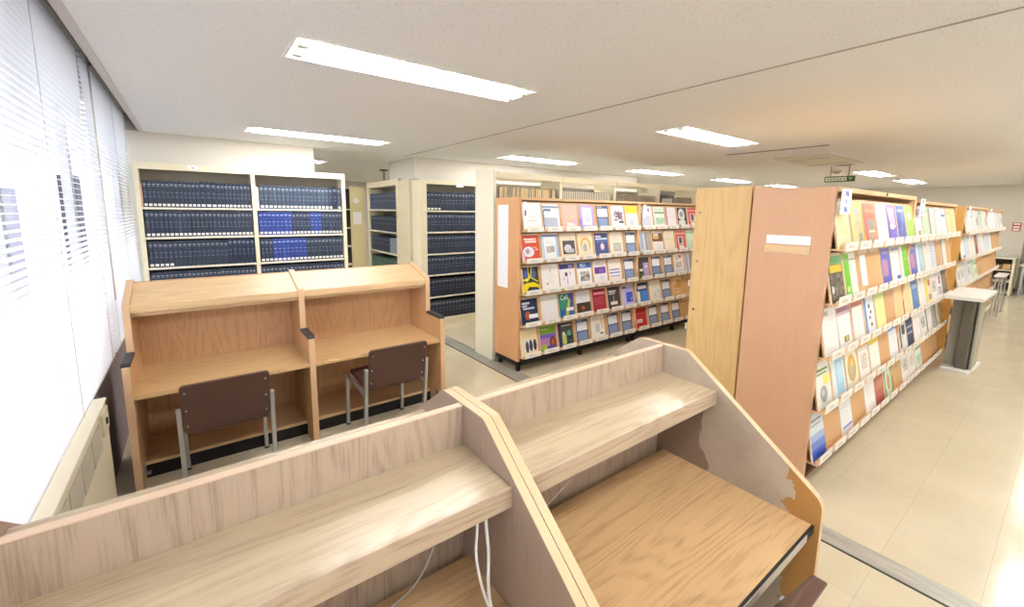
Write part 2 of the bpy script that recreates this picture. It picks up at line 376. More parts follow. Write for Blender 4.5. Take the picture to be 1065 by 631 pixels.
# blinds
def blind(y0, y1, label, cords, loops=False):
    X = -.47; zt, zb = 2.60, .765
    t = thing('venetian_blind', (X, (y0+y1)/2, zb), label, 'blind', 'white venetian blinds at the windows'); off = (X, (y0+y1)/2, zb)
    MB(off).box(X-.02, y0, zt, X+.02, y1, zt+.035, C('#b9b3ae', .5)).build('headrail', t)
    s = MB(off); n = 63
    for i in range(n):
        z = zb+.02+i*(zt-zb-.03)/n; h = .0165; tl = math.radians(9)
        dx = h*math.cos(tl); dz = h*math.sin(tl)
        # slightly crowned slat
        vs = [(X-dx, y0, z+dz), (X, y0, z+.003), (X+dx, y0, z-dz), (X-dx, y1, z+dz), (X, y1, z+.003), (X+dx, y1, z-dz)]
        s.add(vs, [(0, 1, 4, 3), (1, 2, 5, 4)], SLAT, True)
    s.build('slats', t)
    MB(off).box(X-.014, y0, zb-.006, X+.014, y1, zb+.008, C('#eeeeee')).build('bottom_rail', t, .003)
    for y in cords:
        MB(off).tube([(X+.019, y, zt), (X+.019, y, zb)], .0011, C('#b5b2ae'), 5).tube([(X-.019, y, zt), (X-.019, y, zb)], .0011, C('#b5b2ae'), 5).build('ladder_cord', t)
    if loops:
        c = MB(off)
        for dy in (.03, .05, .075): c.tube([(X+.03, y0+dy, zt), (X+.032, y0+dy, 1.9), (X+.030, y0+dy+.005, 1.1)], .0022, C('#d6d2cc'), 6)
        c.build('lift_cord', t)
        MB(off).tube([(X+.028, y0+.02, zt), (X+.05, y0+.03, zt-.03), (X+.04, y0+.06, zt-.06), (X+.028, y0+.09, zt-.02)], .003, C('#6c6460'), 6).build('cord_hook', t)
    return t
blind(1.15, 3.60, 'white venetian blind hanging at the near window, left of the picture', (1.35, 2.56, 3.45))
blind(3.66, 5.71, 'white venetian blind at the farther window, beside the window-side bookcase', (3.8, 4.72, 5.55), True)
blind(-1.25, 1.09, 'white venetian blind at the window beside the camera', (-1.0, .9))
blind(-3.55, -1.31, 'white venetian blind at the rearmost window', (-3.3, -1.5))
# radiator cover
rc = thing('radiator_cover', (-.465, 1, 0), 'long cream metal radiator cover with grilles under the near window', 'radiator'); ro = (-.465, 1, 0)
MB(ro).box(-.498, -1.2, .05, -.425, 2.88, .724, C('#d8cdb4', .45)).build('housing', rc, .004)
MB(ro).box(-.499, -1.2, .724, -.4205, 2.885, .736, C('#e9e0ca', .4)).build('top_cover', rc, .002)
y = 2.66
while y > -1.0:
    g = MB(ro); g.box(-.4255, y-.19, .555, -.4235, y, .69, C('#8f8a7c', .5))
    for k in range(14): g.box(-.4235, y-.19, .558+k*.0095, -.4205, y, .563+k*.0095, C('#b5ad9a', .5))
    g.build('grille', rc); y -= .215
MB(ro).box(-.425, 2.70, .60, -.414, 2.84, .71, C('#cfc4aa', .5)).box(-.414, 2.76, .64, -.408, 2.78, .67, BLACK).build('control_flap', rc, .002)
MB(ro).box(-.50, -1.2, 0, -.44, 2.87, .05, C('#6b6459', .6)).build('plinth', rc)
# outside: overcast daylight and neighbouring grey buildings
def outbuilding(x0, y0, x1, y1, h, wc, label, pane='#6b6975'):
    o = (x0, (y0+y1)/2, -9); b = thing('building', o, label, 'building')
    MB(o).box(x0, y0, -9, x1, y1, h, C(wc, .8)).build('wall', b)
    w = MB(o)
    for k in range(int((y1-y0)/1.6)):
        for z in (-6, -2.6, .8):
            w.box(x1, y0+.4+k*1.6, z, x1+.03, y0+1.4+k*1.6, z+1.4, C(pane, .3))
    w.build('windows', b)
outbuilding(-9, 20.5, -6, 27.6, 2.4, '#8f8c99', 'grey neighbouring building seen through the near blind slats')
outbuilding(-6.5, 38.0, -5.7, 39.5, 3.6, '#4f4d57', 'narrow darker grey building seen through the blinds farther right')
tag(MB((-30, 20, -9)).quad([(-90, -40, -9), (-1, -40, -9), (-1, 90, -9), (-90, 90, -9)], C('#cfcfcf', .9)).build('ground'), kind='structure')

# ------------------------------------------------------------------ far double carrel
FY, FB = 3.15, 3.80
fc = thing('study_carrel', (.63, 3.45, 0), 'double light-oak study carrel with black arm strips against the blinds', 'study desk'); fo = (.63, 3.45, 0)
prof = [(FY, 0), (FY, .795), (3.425, .795), (3.425, 1.10), (3.44, 1.112), (3.775, 1.215), (FB, 1.215), (FB, 0)]
pan = {'l': (-.385, -.350), 'm': (.588, .628), 'r': (1.612, 1.652)}
for k, (a, b) in pan.items():
    MB(fo).prism(prof, 'X', a, b, RO_S, EDGE).build('side_panel', fc, .0015)
    if True:
        tag(MB(fo).prism([(FY+.005, .795), (FY+.005, .808), (FY+.015, .818), (3.405, .818), (3.415, .808), (3.415, .795)], 'X', a-.004, b+.004, C('#33343a', .5)).build('arm_strip', fc, .003), 'black rubber arm strip')
for a, b in ((-.350, .588), (.628, 1.612)):
    MB(fo).box(a, FB-.03, .06, b, FB-.012, 1.20, RO_Z).build('back_panel', fc)
    MB(fo).box(a, FY+.015, .588, b, FB-.03, .615, RO_T).build('worktop', fc, .002)
    MB(fo).prism([(3.435, 1.05), (3.435, 1.096), (3.765, 1.196), (3.775, 1.18), (3.46, 1.085), (3.46, 1.05)], 'X', a, b, RO_X).build('canopy', fc, .0015)
    MB(fo).box(a, 3.36, .085, b, FB-.03, .105, RO_X).box(a, 3.36, .0, b, 3.38, .085, BLACK).build('footrest', fc)
    MB(fo).box(a, 3.47, 1.02, b, 3.50, 1.05, RO_X).build('rail', fc)
for x in (-.345, 1.60):
    tag(MB(fo).box(x, FY+.05, .10, x+.008, FY+.09, .16, STEEL).box(x-.002, FY+.05, .10, x+.03, FY+.09, .106, STEEL).build('bracket', fc), 'small steel bracket')
bumpy = thing('desk_lamp', (.52, 3.95, 1.1), 'sliver of a white desk lamp behind the far carrel top', 'lamp') if False else None

# ------------------------------------------------------------------ chairs
def chair(x, y, label, yaw=0., flip=1, group='brown vinyl study chairs', rec=.075, th=.014):
    """x,y = centre of the rear legs; seat runs towards +Y"""
    t = thing('study_chair', (x, y, 0), label, 'chair', group); t.rotation_euler = (0, 0, yaw)
    W = .212; zb0, zb1 = .455, .755
    def bp(u, z, d):   # back plate point: leaning back
        return (u, -.015-rec*(z-.45)/.3+d, z)
    b = MB()
    for _ in (0,):
        N = 8; rows = []
        prof = [(-1, .0), (1, .0)]
        # slab with rounded corners, slightly dished
        outline = []
        r = .02
        for cx, cz, a0 in ((W-r, zb0+r, -90), (W-r, zb1-r, 0), (-W+r, zb1-r, 90), (-W+r, zb0+r, 180)):
            for k in range(5):
                a = math.radians(a0+k*22.5); outline.append((cx+r*math.cos(a), cz+r*math.sin(a)))
        n = len(outline)
        vs = [bp(u, z, -th) for u, z in outline]+[bp(u, z, th) for u, z in outline]
        b.add(vs, [tuple(range(n)), tuple(range(n, 2*n))[::-1]], BROWN); b.add(vs, [(i, (i+1) % n, n+(i+1) % n, n+i) for i in range(n)], BROWN)
    bo = b.build('backrest', t, .005)
    for u in (-W+.022, W-.022):
        for z in (.50, .60, .71):
            p = Vector(bp(u, z, -.015)); MB().tube([p, p+Vector((0, -.004, 0))], .0055, STEEL, 10).build('rivet', bo)
    pr = [(-.0, .432), (.0, .455), (.36, .47), (.43, .462), (.445, .445), (.43, .425), (.02, .418)]
    MB().prism(pr, 'X', -W+.012, W-.012, BROWN).build('seat', t, .008)
    for s in (-1, 1):
        X = s*(W+.012)
        def bar(p, q, w=.011, d=.016):
            p = Vector(p); q = Vector(q); v = []
            for c in (p, q):
                v += [c+Vector((-w, -d, 0)), c+Vector((w, -d, 0)), c+Vector((w, d, 0)), c+Vector((-w, d, 0))]
            return v, [(0, 3, 2, 1), (4, 5, 6, 7), (0, 1, 5, 4), (1, 2, 6, 5), (2, 3, 7, 6), (3, 0, 4, 7)]
        v, f = bar((X, .02, 0.004), (X, -.012-rec*.5, .61)); MB().add(v, f, STEEL).build('leg', t, .002)
        v, f = bar((X, .455, 0.004), (X, .43, .425)); MB().add(v, f, STEEL).build('leg', t, .002)
        MB().add([(X-.008, 0, .395), (X+.008, 0, .395), (X+.008, .44, .405), (X-.008, .44, .405), (X-.008, 0, .42), (X+.008, 0, .42), (X+.008, .44, .43), (X-.008, .44, .43)],
                 [(0, 3, 2, 1), (4, 5, 6, 7), (0, 1, 5, 4), (1, 2, 6, 5), (2, 3, 7, 6), (3, 0, 4, 7)], STEEL).build('side_rail', t)
    MB().box(-W, .425, .39, W, .44, .41, STEEL).build('front_rail', t)
    for s in (-1, 1):
        for yy in (.02, .455): MB().box(s*(W+.012)-.013, yy-.018, 0, s*(W+.012)+.013, yy+.018, .012, BLACK).build('foot', t)
    return t
chair(.085, 2.875, 'brown vinyl chair with steel legs at the left desk of the far carrel', .0)
chair(1.105, 2.885, 'brown vinyl chair with steel legs at the right desk of the far carrel', .0)
chair(1.055, .465, 'brown vinyl chair pushed under the front right carrel, bottom right corner', .0, rec=.145, th=.018)

# ------------------------------------------------------------------ front back-to-back carrels
def rp(pts, idx, r, n=5):
    """round the corners idx of a polygon"""
    out = []
    L = len(pts)
    for i, p in enumerate(pts):
        if i not in idx: out.append(p); continue
        P = Vector((*p, 0)); A = Vector((*pts[i-1], 0)); B = Vector((*pts[(i+1) % L], 0))
        rr = idx[i] if isinstance(idx, dict) else r
        a = P+(A-P).normalized()*rr; b = P+(B-P).normalized()*rr
        for k in range(n+1):
            t = k/n; q = a*(1-t)**2+P*2*t*(1-t)+b*t*t; out.append((q.x, q.y))
    return out
YC = 1.105
gp = [(.43, 0), (.43, .70), (.975, 1.105), (1.225, 1.105), (1.78, .70), (1.78, 0)]
gp = rp(gp, {1: .035, 2: .012, 3: .012, 4: .035}, .05)
def front_unit(xa, xb, label, rightmat, rl):
    cx = (xa+xb)/2; o = (cx, YC, 0)
    t = thing('study_carrel', o, label, 'study desk')
    T = .028
    MB(o).prism(gp, 'X', xa, xa+T, FO_Y, EDGE).build('side_panel', t, .002)
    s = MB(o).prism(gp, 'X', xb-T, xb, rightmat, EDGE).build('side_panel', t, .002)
    if rl: tag(s, rl)
    a, b = xa+T, xb-T
    bpn = MB(o); bpn.box(a, YC-.0125, .04, b, YC+.0125, 1.096, FO_Z); bpn.box(a, YC-.0127, 1.096, b, YC+.0127, 1.10, EDGE_X); bpn.build('back_panel', t, .0015)
    for sgn, nm in ((-1, ''), (1, '')):
        def Y(v): return YC+sgn*(YC-v)*-1 if sgn == -1 else YC+(YC-v)
        y = lambda v: v if sgn == -1 else 2*YC-v
        def bx(m, x0, y0, z0, x1, y1, z1, mat):
            q = sorted((y(y0), y(y1))); m.box(x0, q[0], z0, x1, q[1], z1, mat); return m
        m = MB(o); bx(m, a, .838, .948, b, 1.092, .973, FO_S); sh = m.build('shelf', t, .0015)
        m = MB(o); bx(m, a, .829, .914, b, .842, .973, FO_X); m.build('shelf_lip', t, .0015)
        m = MB(o); bx(m, a, .455, .578, b, 1.06, .605, FO_T); m.build('worktop', t, .0015)
        m = MB(o); bx(m, a, .447, .575, b, .4555, .606, BLACK); wd = m.build('edge_band', t)
        tag(wd, 'black worktop edge band, partly missing')
        m = MB(o); bx(m, a, .445, .577, b, .4475, .604, C('#b5a892', .8)) if False else bx(m, a+.28, .4445, .577, b-.07, .448, .604, C('#b9ae9c', .8)); m.build('bare_edge', t)
        m = MB(o); bx(m, a, 1.0, .05, b, 1.02, .30, FO_X); m.build('kick_board', t)
    return t
front_unit(-.417, .660, 'bleached-oak study carrel nearest the window, front row, bottom left', FO_Y, None)
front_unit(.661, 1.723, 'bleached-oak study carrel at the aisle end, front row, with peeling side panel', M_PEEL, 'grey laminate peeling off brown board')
def cord(pts, r, label, name='power_cord', col='#efece6', n=8):
    P = [Vector(p) for p in pts]; out = []
    for i in range(len(P)-1):
        p0, p1, p2, p3 = P[max(i-1, 0)], P[i], P[i+1], P[min(i+2, len(P)-1)]
        for k in range(n):
            s = k/n; out.append(.5*((2*p1)+(-p0+p2)*s+(2*p0-5*p1+4*p2-p3)*s*s+(-p0+3*p1-3*p2+p3)*s**3))
    out.append(P[-1])
    m = MB(P[-1]).tube(out, r, C(col, .4), 8)
    return tag(m.build(name), label, 'cord')
cord([(.545, .865, .935), (.540, .86, .87), (.534, .855, .80), (.548, .85, .71), (.566, .84, .64), (.58, .82, .612), (.56, .78, .611)], .0038,
     'thinner white cord dangling from the shelf of the front left carrel')
cord([(.568, .868, .935), (.572, .865, .86), (.577, .86, .78), (.570, .85, .70), (.572, .83, .63), (.60, .79, .612), (.62, .72, .612)], .0048,
     'thicker white cord dangling from the shelf of the front left carrel')
cord([(.545, 1.075, .93), (.525, 1.07, .72), (.45, 1.05, .615), (.30, 1.0, .609), (.2, .9, .609)], .003,
     'white cord running down the back panel of the front left carrel', col='#cfc9c0')
cord([(1.35, 1.085, .94), (1.30, 1.08, .75), (1.12, 1.075, .68), (.85, 1.03, .609), (.80, .96, .609)], .003,
     'white cord along the back panel under the shelf of the front right carrel', col='#cfc9c0')

# ------------------------------------------------------------------ steel bookcases with bound volumes
def vol_mesh(w, h, d, col, tagc, bands, name='bound_volume', axis='Y'):
    """book standing on its tail, spine facing -Y, slightly rounded"""
    m = MB(); B = C(col, .5)
    pr = [(-w/2, d), (-w/2, .006), (-w/4, .001), (0, 0), (w/4, .001), (w/2, .006), (w/2, d)]
    m.prism(pr, 'Z', 0, h, B)
    e = .0006
    if tagc: m.quad([(-w*.36, -e, .012), (w*.36, -e, .012), (w*.36, -e, .036), (-w*.36, -e, .036)], C(tagc, .6))
    for (z, hh, c, wd) in bands:
        m.quad([(-w*wd, -e, z*h), (w*wd, -e, z*h), (w*wd, -e, z*h+hh), (-w*wd, -e, z*h+hh)], C(c, .5))
    return m
NB = [(.83, .012, '#8f97a6', .34), (.78, .005, '#7d879a', .34), (.55, .006, '#75809a', .3), (.47, .004, '#5f6b85', .2), (.38, .005, '#75809a', .3)]
VD = {}
def vdata(kind):
    if kind in VD: return VD[kind]
    a = {'nl': (.0335, .262, '#2d3748', '#f4f2ea', NB), 'n': (.0335, .262, '#2d3748', None, NB), 'wl': (.046, .266, '#293444', '#f4f2ea', NB), 'w': (.046, .268, '#222a3a', None, NB),
         'bl': (.036, .262, '#2f4288', '#f4f2ea', [(.83, .012, '#9fb0dd', .34), (.55, .006, '#8fa2d8', .3), (.4, .005, '#8fa2d8', .3)]),
         'sl': (.0335, .258, '#3a4859', '#f4f2ea', NB), 'tall': (.035, .278, '#222c44', None, NB),
         'mid': (.050, .262, '#2c3547', None, NB), 'midl': (.050, .262, '#2c3547', '#f4f2ea', NB), 'dark': (.050, .262, '#272b38', None, NB)}[kind]
    m = vol_mesh(a[0], a[1], .2, a[2], a[3], a[4]); o = m.build('bound_volume'); VD[kind] = (o.data, a[0]); bpy.data.objects.remove(o)
    return VD[kind]
def nth(n): return str(n)+('th' if 10 < n % 100 < 14 else {1: 'st', 2: 'nd', 3: 'rd'}.get(n % 10, 'th'))
def row(x0, x1, y, z, kinds, label, group, rs=1, z_j=.0):
    """fill one shelf run left to right; kinds = list"""
    tot = sum(vdata(k)[1] for k in kinds); sc = (x1-x0)/tot*.998; x = x0
    for bi, k in enumerate(kinds):
        me, w = vdata(k); w *= sc
        o = bpy.data.objects.new('bound_volume', me); COL.objects.link(o)
        o.location = (x+w/2, y+random.uniform(0, .006), z+.0005); o.scale = (sc*.97, 1, 1+random.uniform(-.012, .01)); x += w
        nm = {'b': 'bright blue', 'n': 'dark navy', 'w': 'thick dark navy', 's': 'slate blue', 't': 'tall dark navy', 'm': 'dark navy', 'd': 'near-black navy'}[k[0]]
        tag(o, '%s volume, %s from left, %s' % (nm, nth(bi+1), label), 'book', 'bound volumes on the '+label)
# window-side bookcase (two bays)
SY = 5.5
b1 = thing('bookcase', (.55, SY+.12, 0), 'cream two-bay steel bookcase of navy volumes beside the blinds', 'bookcase'); bo = (.55, SY+.12, 0)
for a in (-.425, .54, 1.495):
    MB(bo).box(a, SY, 0, a+.04, SY+.24, 2.13, CREAM).build('upright', b1, .002)
SZ = [1.69, 1.395, 1.09, .78, .46, .12]
for a, b in ((-.385, .54), (.58, 1.495)):
    MB(bo).box(a, SY+.002, 2.065, b, SY+.02, 2.13, CREAM).box(a, SY+.02, 2.10, b, SY+.24, 2.125, CREAM).build('header', b1, .001)
    MB(bo).box(a, SY+.225, .1, b, SY+.235, 2.10, C('#a59c8c', .7)).build('back_panel', b1)
    for z in SZ: MB(bo).box(a, SY+.004, z-.012, b, SY+.225, z+.008, CREAMW).build('shelf', b1, .001)
    MB(bo).box(a, SY+.01, 0, b, SY+.02, .11, CREAM).build('plinth', b1)
tag(MB(bo).box(.00, SY-.002, 2.08, .085, SY+.001, 2.118, C('#f2f2f4')).box(.03, SY-.003, 2.09, .055, SY-.001, 2.108, C('#b9bdd0')).build('header_card', b1), 'white card on the header')
tag(MB(bo).box(.53, SY-.003, 2.085, .56, SY+.001, 2.115, C('#f6f4ee')).build('header_card', b1), 'small white card at the middle upright')
ZS = [z+.008 for z in SZ]
bay = ((-.37, .535), (.615, 1.485))
tag(MB((-.375, SY+.01, ZS[0])).box(-.384, SY+.012, ZS[0], -.373, SY+.2, ZS[0]+.24, C('#e8b79a')).build('bookend'), 'salmon pink divider board at the left end of the top shelf', 'divider')
tag(MB((.59, SY+.01, ZS[0])).box(.583, SY+.012, ZS[0], .606, SY+.2, ZS[0]+.235, C('#f3e9d4')).build('divider_board'), 'cream divider board at the left end of the right bay top shelf', 'divider')
row(-.37, .535, SY+.012, ZS[0], ['nl']*11+['nl', 'nl', 'wl', 'wl', 'wl']+['nl']*9, 'top shelf, left bay, window-side bookcase', 'g')
row(.615, 1.485, SY+.012, ZS[0], ['sl']*17+['nl', 'w', 'nl'], 'top shelf, right bay, window-side bookcase', 'g')
row(-.375, .535, SY+.012, ZS[1], ['nl']*7+['sl']+['nl']*12+['nl']*5, 'second shelf, left bay, window-side bookcase', 'g')
row(.59, 1.485, SY+.012, ZS[1], ['bl']*8+['nl']*5+['bl']*3+['nl']*6, 'second shelf, right bay, window-side bookcase', 'g')
row(-.375, .535, SY+.012, ZS[2], ['nl']*5+['n']*12+['tall']*6, 'third shelf, left bay, window-side bookcase', 'g')
row(.59, 1.485, SY+.012, ZS[2], ['nl']*3+['bl']*8+['nl']*10, 'third shelf, right bay, window-side bookcase', 'g')
row(-.375, .535, SY+.012, ZS[3], ['n']*25, 'fourth shelf, left bay, window-side bookcase', 'g')
row(.59, 1.485, SY+.012, ZS[3], ['n']*22, 'fourth shelf, right bay, window-side bookcase', 'g')
# mid bookcase
MY = 5.55
b2 = thing('bookcase', (3.2, MY+.14, 0), 'cream single-bay steel bookcase of navy volumes right of the far carrel', 'bookcase'); bo = (3.2, MY+.14, 0)
MB(bo).box(2.545, MY, 0, 2.65, MY+.27, 2.13, CREAM).build('upright', b2, .003)
MB(bo).box(3.66, MY, 0, 3.71, MY+.27, 2.13, CREAM).build('upright', b2, .003)
MB(bo).box(2.65, MY+.002, 2.07, 3.66, MY+.02, 2.13, CREAM).box(2.65, MY+.02, 2.10, 3.66, MY+.27, 2.125, CREAM).build('header', b2, .001)
MB(bo).box(2.65, MY+.25, .1, 3.66, MY+.26, 2.10, C('#b3aa98', .7)).build('back_panel', b2)
MZ = [1.695, 1.39, 1.075, .77, .445, .115]
for z in MZ: MB(bo).box(2.65, MY+.004, z-.012, 3.66, MY+.25, z+.008, CREAMW).build('shelf', b2, .001)
MB(bo).box(2.65, MY+.008, 0, 3.66, MY+.02, .103, CREAM).build('plinth', b2)
tag(MB(bo).box(3.12, MY-.003, 2.04, 3.24, MY+.001, 2.10, C('#faf8f2')).build('header_card', b2), 'white card on the header')
words = ['top', 'second', 'third', 'fourth', 'fifth', 'bottom']
for i, z in enumerate(MZ):
    ks = (['midl']*4+['mid']*14) if i == 0 else ['mid']*18
    if i == 0: ks[12] = 'w'; ks[13] = 'w'
    if i >= 4: ks = ['dark']*18
    row(2.655, 3.655, MY+.012, z+.008, ks, '%s shelf of the single-bay bookcase' % words[i], 'g')
# bookcase facing the window further back (turned 90 degrees) with blank end
b3 = thing('bookcase', (2.65, 6.7, 0), 'cream bookcase turned sideways beyond the single-bay one, dark volumes inside', 'bookcase'); bo = (2.65, 6.7, 0)
MB(bo).box(2.52, 5.86, 0, 2.80, 6.27, 2.14, CREAM2).build('end_cabinet', b3, .004)
for y in (6.28, 7.62): MB(bo).box(2.52, y, 0, 2.80, y+.08, 2.17, CREAM).build('upright', b3, .002)
MB(bo).box(2.52, 6.36, 2.08, 2.80, 7.62, 2.17, CREAM).build('header', b3, .001)
MB(bo).box(2.78, 6.36, .1, 2.80, 7.62, 2.08, C('#b3aa98')).build('back_panel', b3)
for z in (1.70, 1.345, 1.0, .66, .32): MB(bo).box(2.522, 6.36, z-.012, 2.78, 7.62, z+.008, CREAMW).build('shelf', b3)
s = MB((2.6, 7, 1))
for z, c, h in ((1.708, '#39435a', .27), (1.353, '#2c3547', .25), (1.008, '#2a3346', .25), (.668, '#3d5a44', .25)):
    y = 6.37
    while y < 7.58:
        w = random.uniform(.035, .05)
        cc = c if not (z == 1.008 and y < 6.7) else '#8d9aa6'
        hh = h-random.uniform(0, .012); s.box(2.545, y+.0008, z, 2.76, y+w-.0008, z+hh, C(cc, .5))
        s.box(2.5444, y+.005, z+hh*.8, 2.5452, y+w-.005, z+hh*.84, C('#75809a')); s.box(2.5444, y+.005, z+hh*.5, 2.5452, y+w-.005, z+hh*.53, C('#75809a')); y += w
tag(s.build('bound_volumes'), 'rows of navy and green volumes in the sideways bookcase beyond', 'books', None, 'stuff')
# distant stack end with papers
b4 = thing('bookcase', (2.5, 8.6, 0), 'distant cream stack end with two papers taped on, beyond the window-side bookcase', 'bookcase'); bo = (2.5, 8.6, 0)
MB(bo).box(2.40, 8.3, 0, 2.66, 8.34, 2.13, C('#ddd0a4', .5)).build('end_panel', b4, .002)
tag(disc(MB(bo), (0, 0, 0), .001, .001, WHITE).prism([(2.50+.05*math.cos(a*math.pi/10), 1.93+.05*math.sin(a*math.pi/10)) for a in range(20)], 'Y', 8.296, 8.30, WHITE).build('round_notice', b4), 'round white notice') if False else \
tag(MB(bo).prism([(2.51+.055*math.cos(a*math.pi/10), 1.87+.055*math.sin(a*math.pi/10)) for a in range(20)], 'Y', 8.296, 8.30, WHITE).build('round_notice', b4), 'round white notice')
tag(MB(bo).box(2.44, 8.296, 1.42, 2.60, 8.30, 1.66, WHITE).build('paper_notice', b4), 'white paper notice')
MB(bo).box(2.12, 8.3, 0, 2.16, 8.6, 2.13, CREAM).build('upright', b4)
for z in (2.1, 1.7, 1.35, 1.0, .65, .3): MB(bo).box(2.16, 8.34, z-.01, 2.66, 8.6, z+.01, CREAM).build('shelf', b4)
MB(bo).box(2.16, 8.58, 0, 2.66, 8.6, 2.1, C('#3a332c')).build('back_panel', b4)

# long open stack behind the middle display rack
T0, T1, TY = 2.645, 8.4, 3.89
st = thing('bookcase', (5.5, TY+.2, 0), 'long open cream book stack rising behind the middle display rack', 'bookcase'); bo = (5.5, TY+.2, 0)
MB(bo).box(T0, TY, 0, T0+.04, TY+.37, 2.16, CREAMW).build('end_panel', st, .003)
tag(MB(bo).tube([(T0+.02+.05, TY-.002, 2.125), (T0+.07, TY-.004, 2.125)], .009, STEEL, 8).build('screw', st), 'steel screw head')
for k in range(1, 7):
    x = T0+1.01*k; MB(bo).box(x-.022, TY+.005, 0, x+.022, TY+.37, 2.13, CREAM).build('upright', st, .002)
    MB(bo).box(x-1.01+(.04 if k == 1 else .022), TY, 2.065, x-.022, TY+.02, 2.13, CREAM).box(x-1.01+.04, TY+.35, 2.065, x-.022, TY+.37, 2.13, CREAM).build('header_rail', st, .001)
    for z in (1.70, 1.38, 1.06, .74, .42, .1): MB(bo).box(x-1.01+(.04 if k == 1 else .022), TY+.005, z-.012, x-.022, TY+.365, z+.008, CREAMW).build('shelf', st)
def pvol(w, h, col, edge):
    m = MB(); m.prism([(-w/2, .17), (-w/2, .003), (0, 0), (w/2, .003), (w/2, .17)], 'Z', 0, h, C(col, .6)); e = .0006
    m.box(w*.12, -.001, 0, w/2, .17, h+.001, C(edge, .6)); o = m.build('bound_journal'); d = o.data; bpy.data.objects.remove(o); return d
PV = {'c': (pvol(.030, .262, '#e6d6b4', '#c9a878'), .030, 'cream and tan'), 'k': (pvol(.026, .268, '#d9c8a6', '#2a241f'), .026, 'cream and black'), 'g': (pvol(.05, .268, '#8c857a', '#6d665c'), .05, 'grey'),
      't': (pvol(.036, .258, '#e9cf9e', '#d8b888'), .036, 'pale tan'), 'w': (pvol(.030, .255, '#f0e8d4', '#55493c'), .030, 'white and dark-edged'), 'b': (pvol(.024, .25, '#c9b79a', '#4a4038'), .024, 'thin beige')}
def prow(x0, x1, seq, where):
    x = x0
    i = 0
    while x < x1-.03:
        k = seq[i % len(seq)]; i += 1
        me, w, nm = PV[k]; o = bpy.data.objects.new('bound_journal', me); COL.objects.link(o); o.location = (x+w/2, TY+.03, 1.7085); x += w+.0006
        tag(o, '%s bound journal, %s from left, top shelf, %s' % (nm, nth(i), where), 'book', 'bound journals on the top shelf, '+where)
prow(2.70, 3.62, 'gtkckkktkcktctkwtkttwttt', 'first bay of the open stack')
prow(3.69, 4.62, 'w', 'second bay of the open stack')
prow(4.70, 5.63, 'b', 'third bay of the open stack')
prow(6.12, 6.6, 'b', 'fourth bay of the open stack')
bx = thing('document_box', (5.85, TY+.1, 1.709), 'dark-framed grey archive box on the open stack top shelf', 'box'); bo2 = (5.85, TY+.1, 1.709)
MB(bo2).box(5.75, TY+.03, 1.709, 6.10, TY+.25, 1.98, C('#4c4a4a')).build('case', bx, .004)
MB(bo2).box(5.79, TY+.026, 1.73, 6.06, TY+.031, 1.93, C('#c9c5bc')).build('face_label', bx)

# ------------------------------------------------------------------ display racks
LEDZ = [1.497, 1.172, .838, .498, .160]      # underside of the label strip of each row
NS = 7; SP = .272
def rack(X0, Yf, label, endmat, base, panel_left=True, panel_right=True, rows=LEDZ, zb=.12, depth=.43, top=1.845, W=NS*SP+.03, ns=NS, one_side=True, group=None):
    """front face plane Yf (front edge of end panel); thing runs from X0 to X0+W+.03"""
    o = (X0+W/2, Yf+depth/2, 0); t = thing('magazine_rack', o, label, 'display rack', group)
    X1 = X0+W
    T = .028
    if panel_left: MB(o).box(X0, Yf, zb, X0+T, Yf+depth, top, endmat).build('end_panel', t, .002)
    else: MB(o).box(X0, Yf, zb, X0+.018, Yf+.12, top-.01, RACKL).build('end_panel', t, .001)
    if panel_right: MB(o).box(X1-.02, Yf, zb, X1, Yf+depth, top, RACKL).build('end_panel', t, .002)
    MB(o).box(X0+T, Yf-.002, top-.028, X1-.02, Yf+depth, top, RACKL).build('top_board', t, .002)
    MB(o).box(X0+T, Yf+.17, zb, X1-.02, Yf+.18, top-.03, RACK).build('back_board', t)
    MB(o).box(X0+T, Yf+depth-.01, zb, X1-.02, Yf+depth, top-.03, RACKL).build('rear_board', t)
    a, b = X0+T, X1-.02
    for ri, z in enumerate(rows):
        # leaning board, ledge floor and wooden lip
        MB(o).prism([(Yf-.03, z+.012), (Yf+.030, z+.305), (Yf+.038, z+.305), (Yf-.022, z+.012)], 'X', a, b, RACK).build('display_board', t)
        MB(o).box(a, Yf-.058, z, b, Yf-.01, z+.012, RACKL).box(a, Yf-.058, z+.012, b, Yf-.052, z+.030, RACKL).box(a, Yf-.01, z, b, Yf+.17, z+.010, RACKL).build('ledge', t)
        for i in range(ns):
            cx = a+SP*(i+.5)
            m = MB(o).box(cx-.108, Yf-.0625, z-.002, cx+.108, Yf-.0585, z+.052, C('#f5f1e8', .4)); m.box(cx-.06, Yf-.0629, z+.016, cx+.05, Yf-.0624, z+.021, C('#b9b2a8')); m.box(cx-.06, Yf-.0629, z+.028, cx+.02, Yf-.0624, z+.032, C('#c4bdb3')); m.build('label_card', t)
            if ri: 
                z1 = z+.27; MB(o).prism([(Yf+.0185, z1), (Yf+.0250, z1+.032), (Yf+.0275, z1+.032), (Yf+.021, z1)], 'X', cx-.1, cx+.1, C('#dccbb4', .5)).build('title_strip', t) if i % 1 == 0 else None
    if base:
        MB(o).box(X0+.02, Yf+.02, .07, X1, Yf+.06, zb, BLACK).box(X0+.01, Yf+.02, .07, X0+.05, Yf+depth-.02, zb, BLACK).build('base_rail', t)
        for x in (X0+.03, X0+W/2, X1-.05):
            for y in (Yf+.03, Yf+depth-.07): MB(o).box(x, y, 0, x+.035, y+.045, .075, BLACK).build('leg', t, .002)
    else:
        MB(o).box(X0+.01, Yf+.03, 0, X1-.01, Yf+depth-.03, zb, C('#6b4c34', .6)).build('plinth', t)
    return t, a
JY = 3.42
